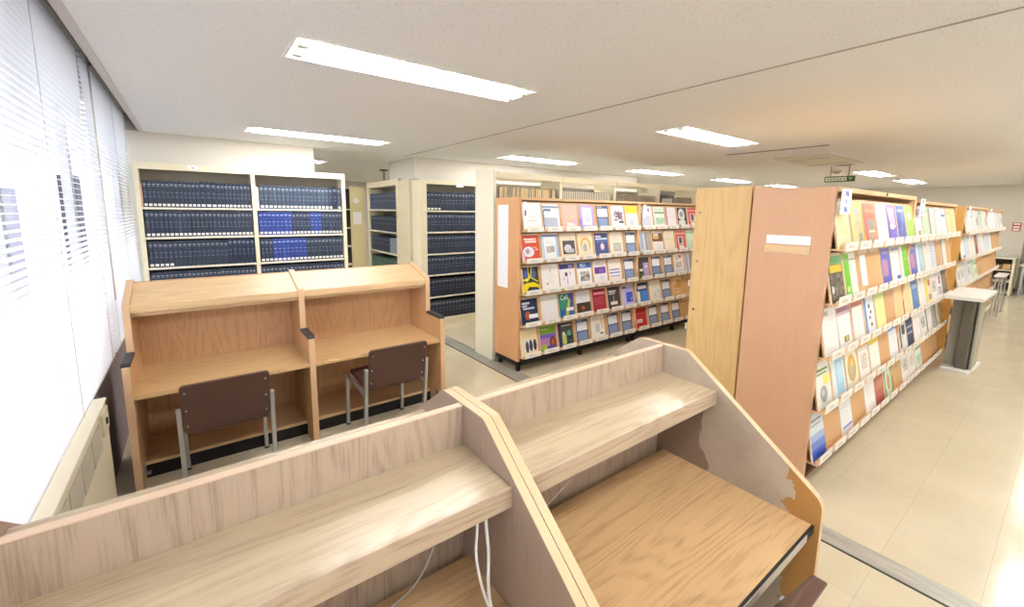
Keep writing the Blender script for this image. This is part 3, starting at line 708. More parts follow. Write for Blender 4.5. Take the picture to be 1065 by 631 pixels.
jr1, ja = rack(2.65, JY, 'light wood magazine display rack in the middle, left bay with paper on its end', JEND, True)
jr2, jb = rack(2.65+NS*SP+.031, JY, 'light wood magazine display rack in the middle, right bay partly behind the birch panel', RACKL, True, panel_left=True)
tag(MB(tuple(jr1.location)).box(2.647, 3.612, .89, 2.650, 3.80, 1.77, C('#f3f2f6')).build('paper_sheet', jr1), 'tall white paper sheet')
NX, NY = 2.955, .868
n1, na = rack(NX, NY, 'nearest bay of the right-hand display rack, with reddish end panel and NIN sign', SALMON, False, zb=.03, depth=.45, top=1.866)
n2, nb = rack(NX+NS*SP+.031, NY, 'second bay of the right-hand display rack, behind the grey kiosk stand', RACKL, False, zb=.03, depth=.45, top=1.84)
n3, nc = rack(7.42, NY-.0, 'third bay of the right-hand display rack, beyond the kiosk stand', C('#d8a660', .5), False, zb=.03, depth=.45, top=1.835)
n4, nd = rack(7.42+NS*SP+.031, NY, 'farthest bay of the right-hand display rack, toward the beige cabinet', RACKL, False, zb=.03, depth=.45, top=1.82)
no = tuple(n1.location)
tag(MB(no).box(NX-.004, .966, 1.52, NX, 1.213, 1.575, C('#f2f2f5')).build('name_card', n1), 'white name card')
tag(MB(no).box(NX-.006, .962, 1.464, NX, 1.219, 1.512, C('#e2c094', .5)).box(NX-.009, .975, 1.48, NX-.005, .985, 1.49, STEEL).box(NX-.009, 1.195, 1.48, NX-.005, 1.205, 1.49, STEEL).build('card_holder', n1, .001), 'tan card holder')
tag(MB(no).tube([(3.98, NY-.002, 1.853), (3.98, NY-.006, 1.853)], .012, BLACK, 10).build('lock', n1), 'small dark lock on the top board')
for rk, xx, ls in ((n1, na+.08, 'NIN'), (n2, nb+.10, 'NIR'), (n3, nc+.10, 'N'), (n4, nd+.10, 'N')):
    o = tuple(rk.location); m = MB(o); y = NY-.02
    m.box(xx-.085, y-.002, 1.708, xx+.085, y, 1.852, C('#fbfbfc')) if len(ls) == 3 else m.box(xx-.075, y-.002, 1.69, xx+.075, y, 1.83, C('#fbfbfc'))
    for i, ch in enumerate(ls):
        text_into(m, ch, .047 if ch != 'I' else .036, C('#3d63c4'), lambda u, v, i=i, n=len(ls): (xx+u*1.5, y-.003, 1.78+(1-i if n == 3 else 0)*.046+v), .002)
    tag(m.build('index_sign', rk), 'white sign with blue letters')
j1 = tuple(jr1.location); m = MB(j1).box(ja-.004, JY-.03, 1.66, ja+.035, JY-.028, 1.80, C('#fafafa')).box(ja+.012, JY-.032, 1.66, ja+.030, JY-.030, 1.715, C('#3d55a4')); tag(m.build('index_sign', jr1), 'white sign edge with blue letter')
m = MB(tuple(jr2.location)).box(jb+.0, JY-.03, 1.64, jb+.07, JY-.028, 1.81, C('#fafafa')); tag(m.build('index_sign', jr2), 'small white sign')

# ---- magazines
def mag(X, Yf, z, w, h, base, ops, thick=.008, name='magazine'):
    """origin bottom centre; leans on the display board"""
    th = math.atan2(.060, .293); c, s = math.cos(th), math.sin(th)
    def P(u, v, d):      # u across (-w/2..w/2), v up the cover, d out of the cover
        return (u, v*s - d*c, v*c + d*s)
    m = MB(); B = C(base, .35)
    def slab(u0, v0, u1, v1, d0, d1, mat):
        vs = [P(u0, v0, d0), P(u1, v0, d0), P(u1, v1, d0), P(u0, v1, d0), P(u0, v0, d1), P(u1, v0, d1), P(u1, v1, d1), P(u0, v1, d1)]
        m.add(vs, [(0, 1, 2, 3), (7, 6, 5, 4), (0, 4, 5, 1), (1, 5, 6, 2), (2, 6, 7, 3), (3, 7, 4, 0)], mat)
    slab(-w/2, 0, w/2, h, 0, thick-.0008, C('#f1ece0', .6)); slab(-w/2, 0, w/2, h, thick-.0008, thick, B)
    d = thick+.0002
    for op in ops:
        d += .00012
        if op[0] == 'r':
            _, u0, v0, u1, v1, col = op; m.quad([P((u0-.5)*w, v0*h, d), P((u1-.5)*w, v0*h, d), P((u1-.5)*w, v1*h, d), P((u0-.5)*w, v1*h, d)], C(col, .35))
        elif op[0] == 'e':
            _, cu, cv, ru, rv, col = op; m.quad([P((cu+ru*math.cos(a*math.pi/10)-.5)*w, (cv+rv*math.sin(a*math.pi/10))*h, d) for a in range(20)], C(col, .35))
        elif op[0] == 'p':
            m.quad([P((u-.5)*w, v*h, d) for u, v in op[1]], C(op[2], .35))
        elif op[0] == 't':
            _, txt, cu, cv, size, col = op; text_into(m, txt, size, C(col, .4), lambda x, y, cu=cu, cv=cv, d=d: P((cu-.5)*w+x, cv*h+y, d), .001)
        elif op[0] == 'l':    # lines of tiny print
            _, u0, u1, v0, v1, n, col = op
            for k in range(n):
                v = v0+(v1-v0)*k/max(1, n-1); e = u1-(.1*(k % 3)); m.quad([P((u0-.5)*w, v*h, d), P((e-.5)*w, v*h, d), P((e-.5)*w, (v+.012)*h, d), P((u0-.5)*w, (v+.012)*h, d)], C(col, .4))
        elif op[0] == 's':    # photo: mottled patches
            _, u0, v0, u1, v1, cols, seed = op; R = random.Random(seed); nu, nv = 6, 6
            for i in range(nu):
                for j in range(nv):
                    a0 = u0+(u1-u0)*i/nu; a1 = u0+(u1-u0)*(i+1)/nu; b0 = v0+(v1-v0)*j/nv; b1 = v0+(v1-v0)*(j+1)/nv
                    m.quad([P((a0-.5)*w, b0*h, d), P((a1-.5)*w, b0*h, d), P((a1-.5)*w, b1*h, d), P((a0-.5)*w, b1*h, d)], C(R.choice(cols), .35))
    o = m.build(name); o.location = (X, Yf-.028, z+.0125)
    return o
DS = {
 'P': ('#f3f4f7', [('r', 0, .88, 1, 1, '#4a5878'), ('r', .04, .92, .5, .96, '#aab4c8'), ('r', .0, .5, 1, .84, '#f2f3f6'), ('r', 0, 0, 1, .5, '#8090b2'), ('r', 0, .48, 1, .52, '#33415f'), ('r', .12, .14, .8, .42, '#8498bd'), ('r', 0, 0, .07, 1, '#2b3450'), ('r', .93, 0, 1, 1, '#39486a')]),
 'white_plain': ('#f3f3f2', [('l', .25, .75, .35, .5, 2, '#b5b5ba')]),
 'Pg': ('#eef0f4', [('r', 0, .85, 1, .93, '#8891a6'), ('r', .05, .72, .5, .82, '#6f7a92'), ('r', .08, .12, .9, .48, '#c3c7d8'), ('l', .12, .85, .16, .44, 5, '#9aa0b8'), ('r', 0, 0, .06, .75, '#3c4458')]),
 'salmon': ('#e6b8a6', [('r', .3, .16, .85, .28, '#f5e8e2'), ('r', .7, .2, 1, .4, '#dcb6d0'), ('e', .7, .5, .06, .12, '#eecabb')]),
 'lavender': ('#b9a8e0', [('r', .2, .18, .85, .9, '#e6e4f6'), ('r', .3, .3, .75, .62, '#cdd3ea'), ('r', 0, 0, .12, .45, '#9079d4'), ('l', .3, .8, .7, .85, 3, '#a99bd6')]),
 'photo_maroon': ('#f6f2f0', [('s', .2, .35, .9, .78, ['#9a6a72', '#7a6a80', '#c0a6ac', '#5c5468', '#d8cdd2'], 3), ('r', .55, .24, .95, .34, '#5b5560')]),
 'yellow_top': ('#f8f6ee', [('r', 0, .68, 1, 1, '#f6e24c'), ('r', .1, .74, .25, .94, '#e8c93a'), ('r', .4, .74, .52, .94, '#e8c93a'), ('r', .68, .74, .85, .94, '#e8c93a'), ('e', .45, .28, .2, .16, '#c9d3dc')]),
 'oval_red': ('#d4513d', [('r', .15, .82, .85, .88, '#f6e3d8'), ('r', .2, .72, .85, .79, '#f6e3d8'), ('e', .36, .38, .32, .2, '#f1eef2'), ('e', .3, .4, .12, .1, '#b9a8c0'), ('r', 0, 0, .12, .34, '#cbb8dc'), ('r', .62, .52, .85, .56, '#f0b060'), ('r', .75, .44, .9, .48, '#f6e3d8')]),
 'blue_frame': ('#f5f7f8', [('r', 0, .92, 1, 1, '#7f8fd0'), ('r', 0, 0, .12, .92, '#bcd9f4'), ('r', .86, 0, 1, .92, '#a8ccf0'), ('r', .25, .3, .5, .55, '#cbbab4'), ('r', .5, .32, .75, .56, '#a8b0b4'), ('l', .25, .75, .66, .78, 3, '#aeb9c6')]),
 'black_photo': ('#f0e0c6', [('r', .12, .2, .92, .74, '#4a4648'), ('e', .45, .42, .25, .17, '#dedbe0'), ('r', .45, .25, .85, .4, '#c9c6ca'), ('l', .2, .8, .82, .9, 2, '#c9a98e')]),
 'orange_arch': ('#f3e4c4', [('e', .52, .55, .36, .3, '#e3ae58'), ('e', .50, .48, .26, .26, '#f3e4c4'), ('e', .45, .42, .14, .18, '#b9b8b4'), ('r', .3, .1, .8, .2, '#e8d9bb')]),
 'navy_emblem': ('#3c4a86', [('r', .08, .82, .5, .9, '#d9cfe8'), ('r', .08, .72, .95, .79, '#cfe0f4'), ('e', .55, .42, .16, .16, '#c9a8c0'), ('e', .55, .44, .09, .1, '#efe6d8'), ('r', .1, .62, .9, .66, '#5f83b0')]),
 'grey_box': ('#f2e6d4', [('r', .22, .18, .85, .56, '#b9b8a8'), ('l', .2, .8, .66, .86, 4, '#d9c0cc'), ('r', .3, .26, .75, .48, '#c9c4b4')]),
 'butterfly': ('#3a3f2a', [('p', [(0, 0), (.25, .1), (.4, .25), (.9, .22), (1, .1), (1, .3), (.7, .42), (.2, .4), (0, .28)], '#f2dc28'), ('e', .28, .74, .13, .2, '#4c5f9c'), ('e', .72, .76, .13, .2, '#5a6090'), ('p', [(.4, 1), (.5, .6), (.35, .45), (.1, .5), (.1, .54), (.4, .6), (.46, 1)], '#ece04c'), ('p', [(.5, .6), (.6, 1), (.66, 1), (.56, .62), (.95, .45), (.95, .4)], '#ece04c'), ('r', .5, .05, .8, .16, '#4658a8'), ('r', 0, .3, .1, .95, '#d9d0a8')]),
 'line_drawing': ('#f6f3ef', [('l', .35, .8, .3, .62, 5, '#e0c8bc'), ('r', .5, .7, .55, .86, '#c8cccf'), ('e', .3, .28, .05, .04, '#8f8f96')]),
 'navy_header_figure': ('#f4f3f4', [('r', 0, .8, 1, 1, '#3c4a94'), ('r', .6, .83, .9, .95, '#b39ad0'), ('e', .42, .58, .1, .09, '#6a5468'), ('r', .46, .18, .5, .45, '#8a8a90'), ('e', .7, .6, .07, .07, '#e0c6dc'), ('e', .25, .42, .06, .05, '#e8cfc8')]),
 'MA': ('#f4f4f2', [('r', 0, .76, 1, 1, '#2f6fc8'), ('t', 'MA', .42, .875, .07, '#d8ecfa'), ('s', .2, .22, .85, .62, ['#8f8a84', '#b9b0a4', '#6a6460', '#d0ccc4'], 5)]),
 'purple_block': ('#f5eef0', [('r', .08, .46, .92, .74, '#6a3a94'), ('r', .4, .5, .8, .68, '#7f5cc0'), ('l', .2, .8, .82, .94, 3, '#c9d6c6'), ('e', .6, .28, .16, .1, '#e0e6ea')]),
 'blue_stripes': ('#f7eee6', [('r', .05, .54, .9, .60, '#7f90cc'), ('r', .05, .40, .9, .46, '#7f90cc'), ('r', .1, .26, .9, .31, '#9aa8d8')]),
 'navy_red': ('#2b3550', [('r', .1, .80, .55, .88, '#e6e8f0'), ('r', .1, .70, .4, .77, '#cfd4e2'), ('r', .15, .60, .8, .67, '#cfd4e2'), ('e', .38, .36, .17, .17, '#b8604c'), ('r', .45, .24, .98, .40, '#eaf0f6')]),
 'white_sheet': ('#f1efee', [('r', 0, .82, 1, .86, '#e3e0c0'), ('r', .04, .0, .08, .82, '#ece6b8')]),
 'Cell': ('#3a6a9a', [('p', [(0, 0), (.5, 0), (.7, .6), (.55, 1), (0, 1)], '#3f8f72'), ('p', [(.35, .05), (.55, .05), (.8, .75), (.68, .8)], '#cfc45a'), ('r', .75, .7, 1, 1, '#4a4fa8'), ('r', 0, .1, .35, .35, '#2f64a8'), ('t', 'Cell', .38, .84, .075, '#eef4f4'), ('r', .45, .28, .95, .42, '#f2f2ee')]),
 'white_black': ('#eceef0', [('r', .0, .12, 1, .52, '#38332a'), ('e', .45, .3, .14, .09, '#b0522a'), ('l', .3, .9, .66, .86, 4, '#d8c0c4')]),
 'crimson': ('#a82c40', [('r', .1, .76, .95, .86, '#e4a8b0'), ('r', .1, .88, .95, .97, '#8a1f30'), ('l', .1, .9, .34, .62, 5, '#d07a8a'), ('r', .05, .68, .98, .71, '#7a1a2a')]),
 'charcoal': ('#3b3a3c', [('r', .1, .76, .7, .84, '#d8d8d8'), ('r', .1, .66, .6, .74, '#c0c0c0'), ('r', .45, .36, .5, .6, '#c9c4a4'), ('r', .2, .2, .75, .34, '#f0efe8'), ('r', .72, .66, .9, .9, '#5a3840')]),
 'blue_violet': ('#c9c6f0', [('r', .35, .2, .92, .66, '#4656c8'), ('e', .8, .34, .08, .06, '#7fc0ec'), ('r', .05, .84, .4, .92, '#5a50b0'), ('l', .1, .9, .72, .8, 2, '#8f8ad8')]),
 'navy_lightblue': ('#3f8be0', [('r', 0, .62, 1, 1, '#25355f'), ('r', .12, .70, .9, .86, '#dfe4ee'), ('r', 0, 0, .28, .6, '#f2f3f4'), ('r', .28, .1, .36, .6, '#1f3a78')]),
 'white_specks': ('#f5f0e6', [('l', .2, .85, .2, .75, 7, '#d6ddd4'), ('r', .7, .35, .82, .55, '#b8d4ea'), ('r', .42, .25, .5, .42, '#d6c8a0')]),
 'tan_photo': ('#e0b068', [('r', 0, .7, 1, 1, '#e8c890'), ('r', .15, .22, .65, .44, '#eac6a4'), ('r', .3, .3, .5, .4, '#a8907c'), ('p', [(.3, .5), (.9, .45), (1, .8), (.5, .9)], '#c8923c')]),
 'cream_figures': ('#f4e2b8', [('r', .2, .16, .95, .62, '#e9e6e0'), ('e', .38, .34, .1, .22, '#4a4a4c'), ('e', .6, .38, .1, .22, '#403a58'), ('e', .84, .38, .1, .22, '#3e3c40'), ('l', .2, .7, .74, .8, 2, '#d4b878')]),
 'green_purple': ('#7ea83a', [('r', 0, .5, 1, .68, '#7a5cc0'), ('r', 0, .2, 1, .52, '#b07ab4'), ('e', .78, .34, .2, .22, '#5a2f2a'), ('e', .78, .34, .1, .14, '#b0642c'), ('r', .1, .06, .4, .28, '#b8c83c'), ('r', .4, .0, 1, .2, '#5f3ea0'), ('r', .05, .86, .5, .9, '#ccd6a0')]),
 'dark_green': ('#4a4e48', [('r', 0, 0, .18, 1, '#3a2f58'), ('r', .25, .84, .9, .9, '#c9ccc4'), ('r', .25, .12, .52, .52, '#b9cf6a'), ('e', .36, .56, .08, .07, '#e6eadc'), ('e', .72, .52, .13, .14, '#5aa08c'), ('r', .62, .3, .9, .44, '#2a3030')]),
 'drawing': ('#f6f1e6', [('r', .3, .3, .62, .66, '#c8ccd4'), ('r', .62, .2, .88, .26, '#5c4c54'), ('l', .1, .7, .84, .92, 3, '#d8c0b4'), ('r', .7, .4, .95, .9, '#f0d8b8')]),
 'red': ('#b3202a', [('r', .08, .70, .98, .73, '#d06870'), ('r', .08, .80, .98, .94, '#9c1822'), ('r', .12, .28, .6, .44, '#f0dcd6'), ('r', .18, .33, .5, .38, '#a89090'), ('r', 0, 0, .05, 1, '#e0a0a0')]),
 'white_bluegrey': ('#eef0f5', [('e', .35, .82, .12, .1, '#9aa2c4'), ('e', .7, .85, .1, .08, '#b48a9c'), ('r', .05, .1, .9, .5, '#d3d6e2'), ('r', .0, .5, .9, .53, '#b0b4c0'), ('r', .0, 0, .05, .7, '#3a3a44')]),
 'green_white': ('#eaf2ea', [('r', .15, .18, .95, .48, '#a8d2b4'), ('r', .1, .68, .98, .78, '#86b48c'), ('r', .1, .84, .9, .92, '#c4dcc0'), ('s', .2, .2, .9, .46, ['#a8d2b4', '#c8dcc8', '#88bca8'], 8)]),
 'mauve': ('#f4eef4', [('r', 0, 0, .14, 1, '#b07a80'), ('l', .3, .9, .5, .8, 4, '#e0c0dc')]),
 'black_circle': ('#2e2a2c', [('e', .45, .62, .34, .34, '#e4e4e6'), ('e', .45, .66, .18, .14, '#9a9da0'), ('r', .1, .12, .8, .35, '#e9e4de'), ('r', .0, .36, .3, .44, '#6a2a30')]),
 'greyblue_strips': ('#c9ccd4', [('r', .1, .2, .28, .95, '#a0aac8'), ('r', .38, .1, .44, .95, '#eee8e4'), ('r', .5, .15, .72, .95, '#8f9aa8'), ('r', .75, .1, 1, .95, '#b8a08c')]),
 'brown_photo': ('#f5ecdf', [('r', 0, .52, 1, .92, '#6a4830'), ('e', .35, .72, .3, .1, '#e0b050'), ('r', .1, .8, .6, .9, '#f0e0d0'), ('e', .6, .22, .2, .15, '#dce6f0')]),
 'cream_teal': ('#f7e9cf', [('l', .1, .9, .6, .86, 4, '#88c4ba'), ('l', .3, .8, .2, .4, 3, '#d8c8b0')]),
 'red_photo': ('#d4483e', [('r', .2, .3, .75, .7, '#ead8d4'), ('r', .32, .36, .62, .66, '#3a3c40'), ('r', 0, .84, 1, .9, '#e8b4a0'), ('r', .25, .05, .8, .26, '#f0ece4')]),
 'dark_lavender': ('#26241e', [('r', .45, .1, .95, .74, '#b09ac8'), ('r', .1, .34, .4, .46, '#ebe8d8'), ('r', .6, .5, .8, .6, '#e0d4f0'), ('r', .1, .06, .45, .26, '#5c6a3a')]),
 'pink_figure': ('#f2ecea', [('r', .5, .8, .8, .95, '#d0506a'), ('r', .15, .7, .45, .9, '#bcd4c0'), ('s', .15, .32, .8, .6, ['#c0a890', '#d8d0d0', '#8f9aa8', '#e8d0d0'], 2), ('r', .1, .06, .9, .26, '#d8dcf0')]),
 'map_yellow': ('#e7cf84', [('s', .25, .3, .85, .85, ['#e0c070', '#c9b890', '#a8acb4', '#e6d48c', '#b9a878'], 4), ('r', .5, .1, .85, .3, '#8a8c88'), ('r', .9, 0, 1, 1, '#f0c020'), ('r', 0, .9, 1, 1, '#f0d060')]),
 'pale_cream': ('#f1e4b4', [('s', .1, .3, .8, .9, ['#f1e4b4', '#e8d48c', '#ecd9a0'], 6)]),
 'red_grey': ('#dc5a38', [('r', .25, .38, .9, .62, '#8a8a84'), ('r', .2, .05, .95, .34, '#b09078'), ('r', .3, .3, .9, .36, '#e8dcc8'), ('r', .1, .78, .9, .86, '#e88860')]),
 'white_tall': ('#f6f5f2', [('r', .15, .86, .45, .95, '#b8b8b4'), ('l', .2, .85, .15, .75, 7, '#dcdcd8')]),
 'purple_pink': ('#7a5cb0', [('p', [(.1, .95), (.8, .9), (.9, .4), (.3, .35)], '#e0b4dc'), ('r', .1, .06, .95, .3, '#7c6cc8'), ('e', .5, .42, .3, .08, '#f0dcec')]),
 'navy_blue': ('#4a5aa8', [('r', .5, .2, .95, .9, '#6a80c0'), ('r', .1, .82, .9, .9, '#9aa8d4'), ('s', .2, .1, .9, .5, ['#4a5aa8', '#6878b8', '#8a7cb0'], 9)]),
 'lime': ('#a8cf5c', [('e', .5, .72, .26, .14, '#eef4dc'), ('l', .15, .85, .1, .35, 4, '#d4e4a8')]),
 'green_photo': ('#5f5a40', [('r', 0, .82, 1, 1, '#78b878'), ('r', .1, .64, .95, .8, '#e8c838'), ('s', .1, .05, .95, .6, ['#5f5a50', '#7a6a60', '#4a4a40', '#8f8474'], 11), ('r', .1, .2, .25, .35, '#f0f0e8')]),
 'green_half': ('#f0f2ea', [('r', 0, 0, .45, 1, '#78c838'), ('r', .0, .84, 1, .88, '#b0b8a4'), ('e', .22, .2, .12, .07, '#c8e8a8')]),
 'small_white': ('#f8f8f8', [('l', .3, .8, .3, .7, 3, '#e4e4e4')]),
 'blueviolet_pink': ('#6a6cc0', [('r', .1, .25, .7, .7, '#c08aa8'), ('r', .7, .1, .95, .9, '#5a74c8'), ('r', .1, .85, .9, .93, '#b0a8dc')]),
 'white_blue': ('#f2f5f8', [('r', .5, .08, .95, .18, '#4a6ab8'), ('l', .15, .85, .3, .85, 6, '#b4c4dc'), ('r', 0, .9, 1, 1, '#9aaad4')]),
 'bright_green': ('#7ac83c', [('r', 0, 0, .3, 1, '#e8f0e4'), ('l', .4, .9, .6, .8, 2, '#d0ecb0')]),
 'pink_header': ('#f2f0f0', [('r', 0, .84, 1, .95, '#b08498'), ('r', 0, .76, 1, .84, '#e0c8d4'), ('r', .35, .12, .75, .26, '#8a8460'), ('r', .5, .14, .68, .24, '#d8c050')]),
 'red_header': ('#f6f2ee', [('r', 0, .84, 1, .96, '#d08070'), ('l', .2, .8, .2, .7, 6, '#e0dcd8'), ('r', .0, 0, .04, 1, '#c05848')]),
 'blue_dots': ('#f0f2f4', [('r', 0, 0, .22, 1, '#6a94c8'), ('e', .5, .72, .1, .06, '#3a3c44'), ('e', .62, .56, .08, .05, '#3a3c44'), ('e', .5, .42, .08, .05, '#4a4040'), ('e', .6, .24, .1, .05, '#7a4040')]),
 'pale_yellow': ('#eef0a8', [('r', 0, .86, 1, 1, '#c8dca0'), ('l', .2, .8, .3, .7, 4, '#dcdc90')]),
 'tan_cream': ('#eccf98', [('l', .2, .8, .2, .8, 6, '#d8b478')]),
 'green_text_globe': ('#eef0e8', [('r', .1, .82, .9, .87, '#6a9a50'), ('r', .1, .74, .8, .78, '#8ab070'), ('r', .5, .5, .95, .7, '#f0e070'), ('e', .45, .3, .26, .18, '#9a9c9c'), ('e', .4, .34, .12, .08, '#c4c6c6')]),
 'light_blue': ('#e6eef2', [('r', .3, .08, .9, .95, '#a4cfe8'), ('r', .45, .3, .8, .8, '#b8dcf0')]),
 'gold_oval': ('#f3ead6', [('e', .5, .48, .38, .34, '#d0a850'), ('e', .45, .4, .18, .2, '#b8b0a0'), ('e', .55, .6, .15, .1, '#e0c070')]),
 'orange_header': ('#f4efe8', [('r', 0, .84, 1, .96, '#e8a870'), ('s', .2, .25, .8, .65, ['#e8dcd0', '#d8d0c8', '#c8c0c4'], 1)]),
 'yellow_header': ('#f7f5ee', [('r', 0, .76, 1, 1, '#f0d828'), ('l', .2, .8, .2, .6, 5, '#e0dcd0')]),
 'navy_header': ('#f1f3f6', [('r', 0, .84, 1, 1, '#4a62a8'), ('l', .2, .85, .15, .7, 6, '#c4d0e4')]),
 'white_to_blue': ('#dfe6f2', [('r', 0, 0, 1, .22, '#3c5cc0'), ('r', 0, .22, 1, .4, '#6f8cd4'), ('r', 0, .4, 1, .56, '#a8bce4'), ('r', .15, .84, .85, .88, '#708070'), ('r', .1, .74, .8, .77, '#a0a8b0')]),
 'blue_line': ('#f0f1f3', [('r', .1, .14, .95, .19, '#6a84c4'), ('l', .15, .85, .3, .85, 6, '#d4d8e0')]),
 'redbrown': ('#a8584a', [('r', .1, .4, .9, .7, '#b87864'), ('e', .4, .22, .16, .1, '#c04050'), ('r', .1, .82, .8, .88, '#d0a090')]),
 'green_edge': ('#e8e6d8', [('r', 0, 0, .16, 1, '#5aa85c'), ('r', .8, 0, 1, .9, '#78b878'), ('e', .5, .4, .2, .24, '#c09080')]),
 'black_stripes': ('#e4e6ea', [('r', .1, .1, .3, .9, '#3a3c40'), ('r', .45, .5, .9, .8, '#4a4c54')]),
 'navy_stripes': ('#3a4a70', [('r', .1, .4, .9, .45, '#c8ccd4'), ('r', .1, .6, .9, .65, '#c8ccd4'), ('r', .5, .1, .95, .35, '#2a3860')]),
 'yellow_red': ('#f4e8c8', [('r', 0, .0, .4, .9, '#f0d82c'), ('e', .7, .7, .2, .12, '#c04858'), ('r', .5, .1, .9, .3, '#8a7a70')]),
 'purple_patch': ('#f1edf0', [('r', .4, .5, .8, .8, '#a050a8'), ('s', .1, .1, .9, .4, ['#b8b4c0', '#d8d0d8', '#908c9c'], 7)]),
 'blue_cover': ('#5a88c0', [('r', .1, .7, .9, .84, '#a8c4e0'), ('r', .1, .1, .9, .3, '#4a74b0')]),
 'white_grey': ('#eeeeec', [('s', .15, .3, .85, .7, ['#b8b8b8', '#d8d8d4', '#9c9ca0'], 12)]),
 'pale_blue': ('#dde8f4', [('l', .15, .85, .2, .85, 7, '#a8c0dc')]),
 'pale_green': ('#cfe4c8', [('r', .0, .85, 1, .95, '#a0c8a0')]),
 'orange_cream': ('#f2d8a8', [('r', .3, .8, .6, .92, '#d89048'), ('r', 0, 0, .12, 1, '#f0b870')]),
 'black_edge': ('#f1ede6', [('r', 0, 0, .14, 1, '#2a2624'), ('l', .3, .8, .3, .8, 5, '#d0c8bc')]),
 'brown_dark': ('#5a5048', [('r', .2, .2, .8, .8, '#8a7c70')]),
 'blue_header': ('#f3f5f8', [('r', .1, .7, .9, .8, '#6a88cc'), ('l', .2, .8, .2, .6, 5, '#c8d0dc')]),
}
DN = {'P': 'navy-headed white and blue journal', 'white_plain': 'plain white booklet', 'Pg': 'grey-white journal with slate stripes', 'salmon': 'salmon pink journal', 'lavender': 'lavender framed journal',
 'photo_maroon': 'white journal with maroon photo', 'yellow_top': 'white journal with yellow top', 'oval_red': 'red journal with white oval', 'blue_frame': 'white journal framed light blue', 'black_photo': 'cream journal with dark photo',
 'orange_arch': 'cream journal with orange arch', 'navy_emblem': 'navy journal with round emblem', 'grey_box': 'cream journal with grey picture', 'butterfly': 'black and yellow butterfly journal', 'line_drawing': 'white journal with faint lines',
 'navy_header_figure': 'navy-headed journal with small figure', 'MA': 'white journal with blue MA header', 'purple_block': 'white journal with purple block', 'blue_stripes': 'white journal with blue stripes', 'navy_red': 'navy journal with red disc',
 'white_sheet': 'blank white booklet', 'Cell': 'green-blue journal titled Cell', 'white_black': 'white-over-black journal', 'crimson': 'crimson journal', 'charcoal': 'charcoal journal', 'blue_violet': 'pale violet journal with blue square',
 'navy_lightblue': 'navy and bright blue journal', 'white_specks': 'white journal with pale specks', 'tan_photo': 'tan orange journal', 'cream_figures': 'cream journal with dark figures', 'green_purple': 'green and purple journal', 'dark_green': 'dark grey-green journal',
 'drawing': 'white journal with drawing', 'red': 'bright red journal', 'white_bluegrey': 'pale grey-blue journal', 'green_white': 'green and white journal', 'mauve': 'white journal with mauve spine', 'black_circle': 'black journal with white circle',
 'greyblue_strips': 'grey-blue striped journal', 'brown_photo': 'cream journal with brown photo', 'cream_teal': 'cream journal with teal text', 'red_photo': 'red journal with black photo', 'dark_lavender': 'black and lavender journal', 'pink_figure': 'white journal with pink figures',
 'map_yellow': 'yellow-edged map magazine', 'pale_cream': 'pale cream magazine', 'red_grey': 'orange-red magazine with grey photo', 'white_tall': 'white magazine with faint print', 'purple_pink': 'purple and pink magazine', 'navy_blue': 'navy blue magazine',
 'lime': 'lime green magazine', 'green_photo': 'dark photo magazine, green-yellow header', 'green_half': 'half green, half white magazine', 'small_white': 'small white pamphlet', 'blueviolet_pink': 'blue-violet magazine', 'white_blue': 'white magazine with blue corner',
 'bright_green': 'bright green magazine', 'pink_header': 'white magazine with mauve header', 'red_header': 'white magazine with red header', 'blue_dots': 'white magazine with black dots', 'pale_yellow': 'pale yellow magazine', 'tan_cream': 'tan magazine',
 'green_text_globe': 'white magazine with grey globe', 'light_blue': 'light blue magazine', 'gold_oval': 'cream magazine with gold oval', 'orange_header': 'white magazine with orange header', 'yellow_header': 'white magazine with yellow header', 'navy_header': 'white magazine with navy header',
 'white_to_blue': 'magazine fading white to blue', 'blue_line': 'white magazine with blue line', 'redbrown': 'red-brown magazine', 'green_edge': 'green-edged magazine', 'black_stripes': 'black and white striped magazine', 'navy_stripes': 'navy striped magazine',
 'yellow_red': 'yellow and red magazine', 'purple_patch': 'white magazine with purple patch', 'blue_cover': 'blue magazine', 'white_grey': 'white magazine with grey photo', 'pale_blue': 'pale blue magazine', 'pale_green': 'pale green magazine',
 'orange_cream': 'orange and cream magazine', 'black_edge': 'white magazine with black spine', 'brown_dark': 'dark brown magazine', 'blue_header': 'white magazine with blue band'}
TALL = {'white_plain', 'white_sheet', 'line_drawing', 'white_specks', 'white_tall'}
ORD = ['first', 'second', 'third', 'fourth', 'fifth', 'sixth', 'seventh']; ROWN = ['top row', 'second row', 'third row', 'fourth row', 'bottom row']
cache = {}
def fill(a, Yf, rows, where, group):
    for ri, r in enumerate(rows):
        for i, k in enumerate(r):
            if not k: continue
            w, h = (.232, .278)
            if k in TALL: w, h = .243, .285
            if k in ('small_white',): w, h = .12, .21
            if k in ('P',): w, h = .20, .275
            cx = a+SP*(i+.5); hh = h
            if ri == 0: hh = min(h, .285)
            off = -.006 if k in TALL else -.018
            key = k
            if key in cache:
                o = bpy.data.objects.new('magazine', cache[key].data); COL.objects.link(o); o.location = (cx+off+random.uniform(-.006, .006), Yf-.028, LEDZ[ri]+.0125)
            else:
                b, ops = DS[k]; o = mag(cx+off, Yf, LEDZ[ri], w, hh, b, ops); cache[key] = o
            o.rotation_euler = (0, random.uniform(-.012, .012), 0)
            if k == 'small_white': o.location.z += .045; o.location.y += .0085
            tag(o, '%s, %s from left, %s of %s' % (DN[k], ORD[i], ROWN[ri], where), 'magazine', group)
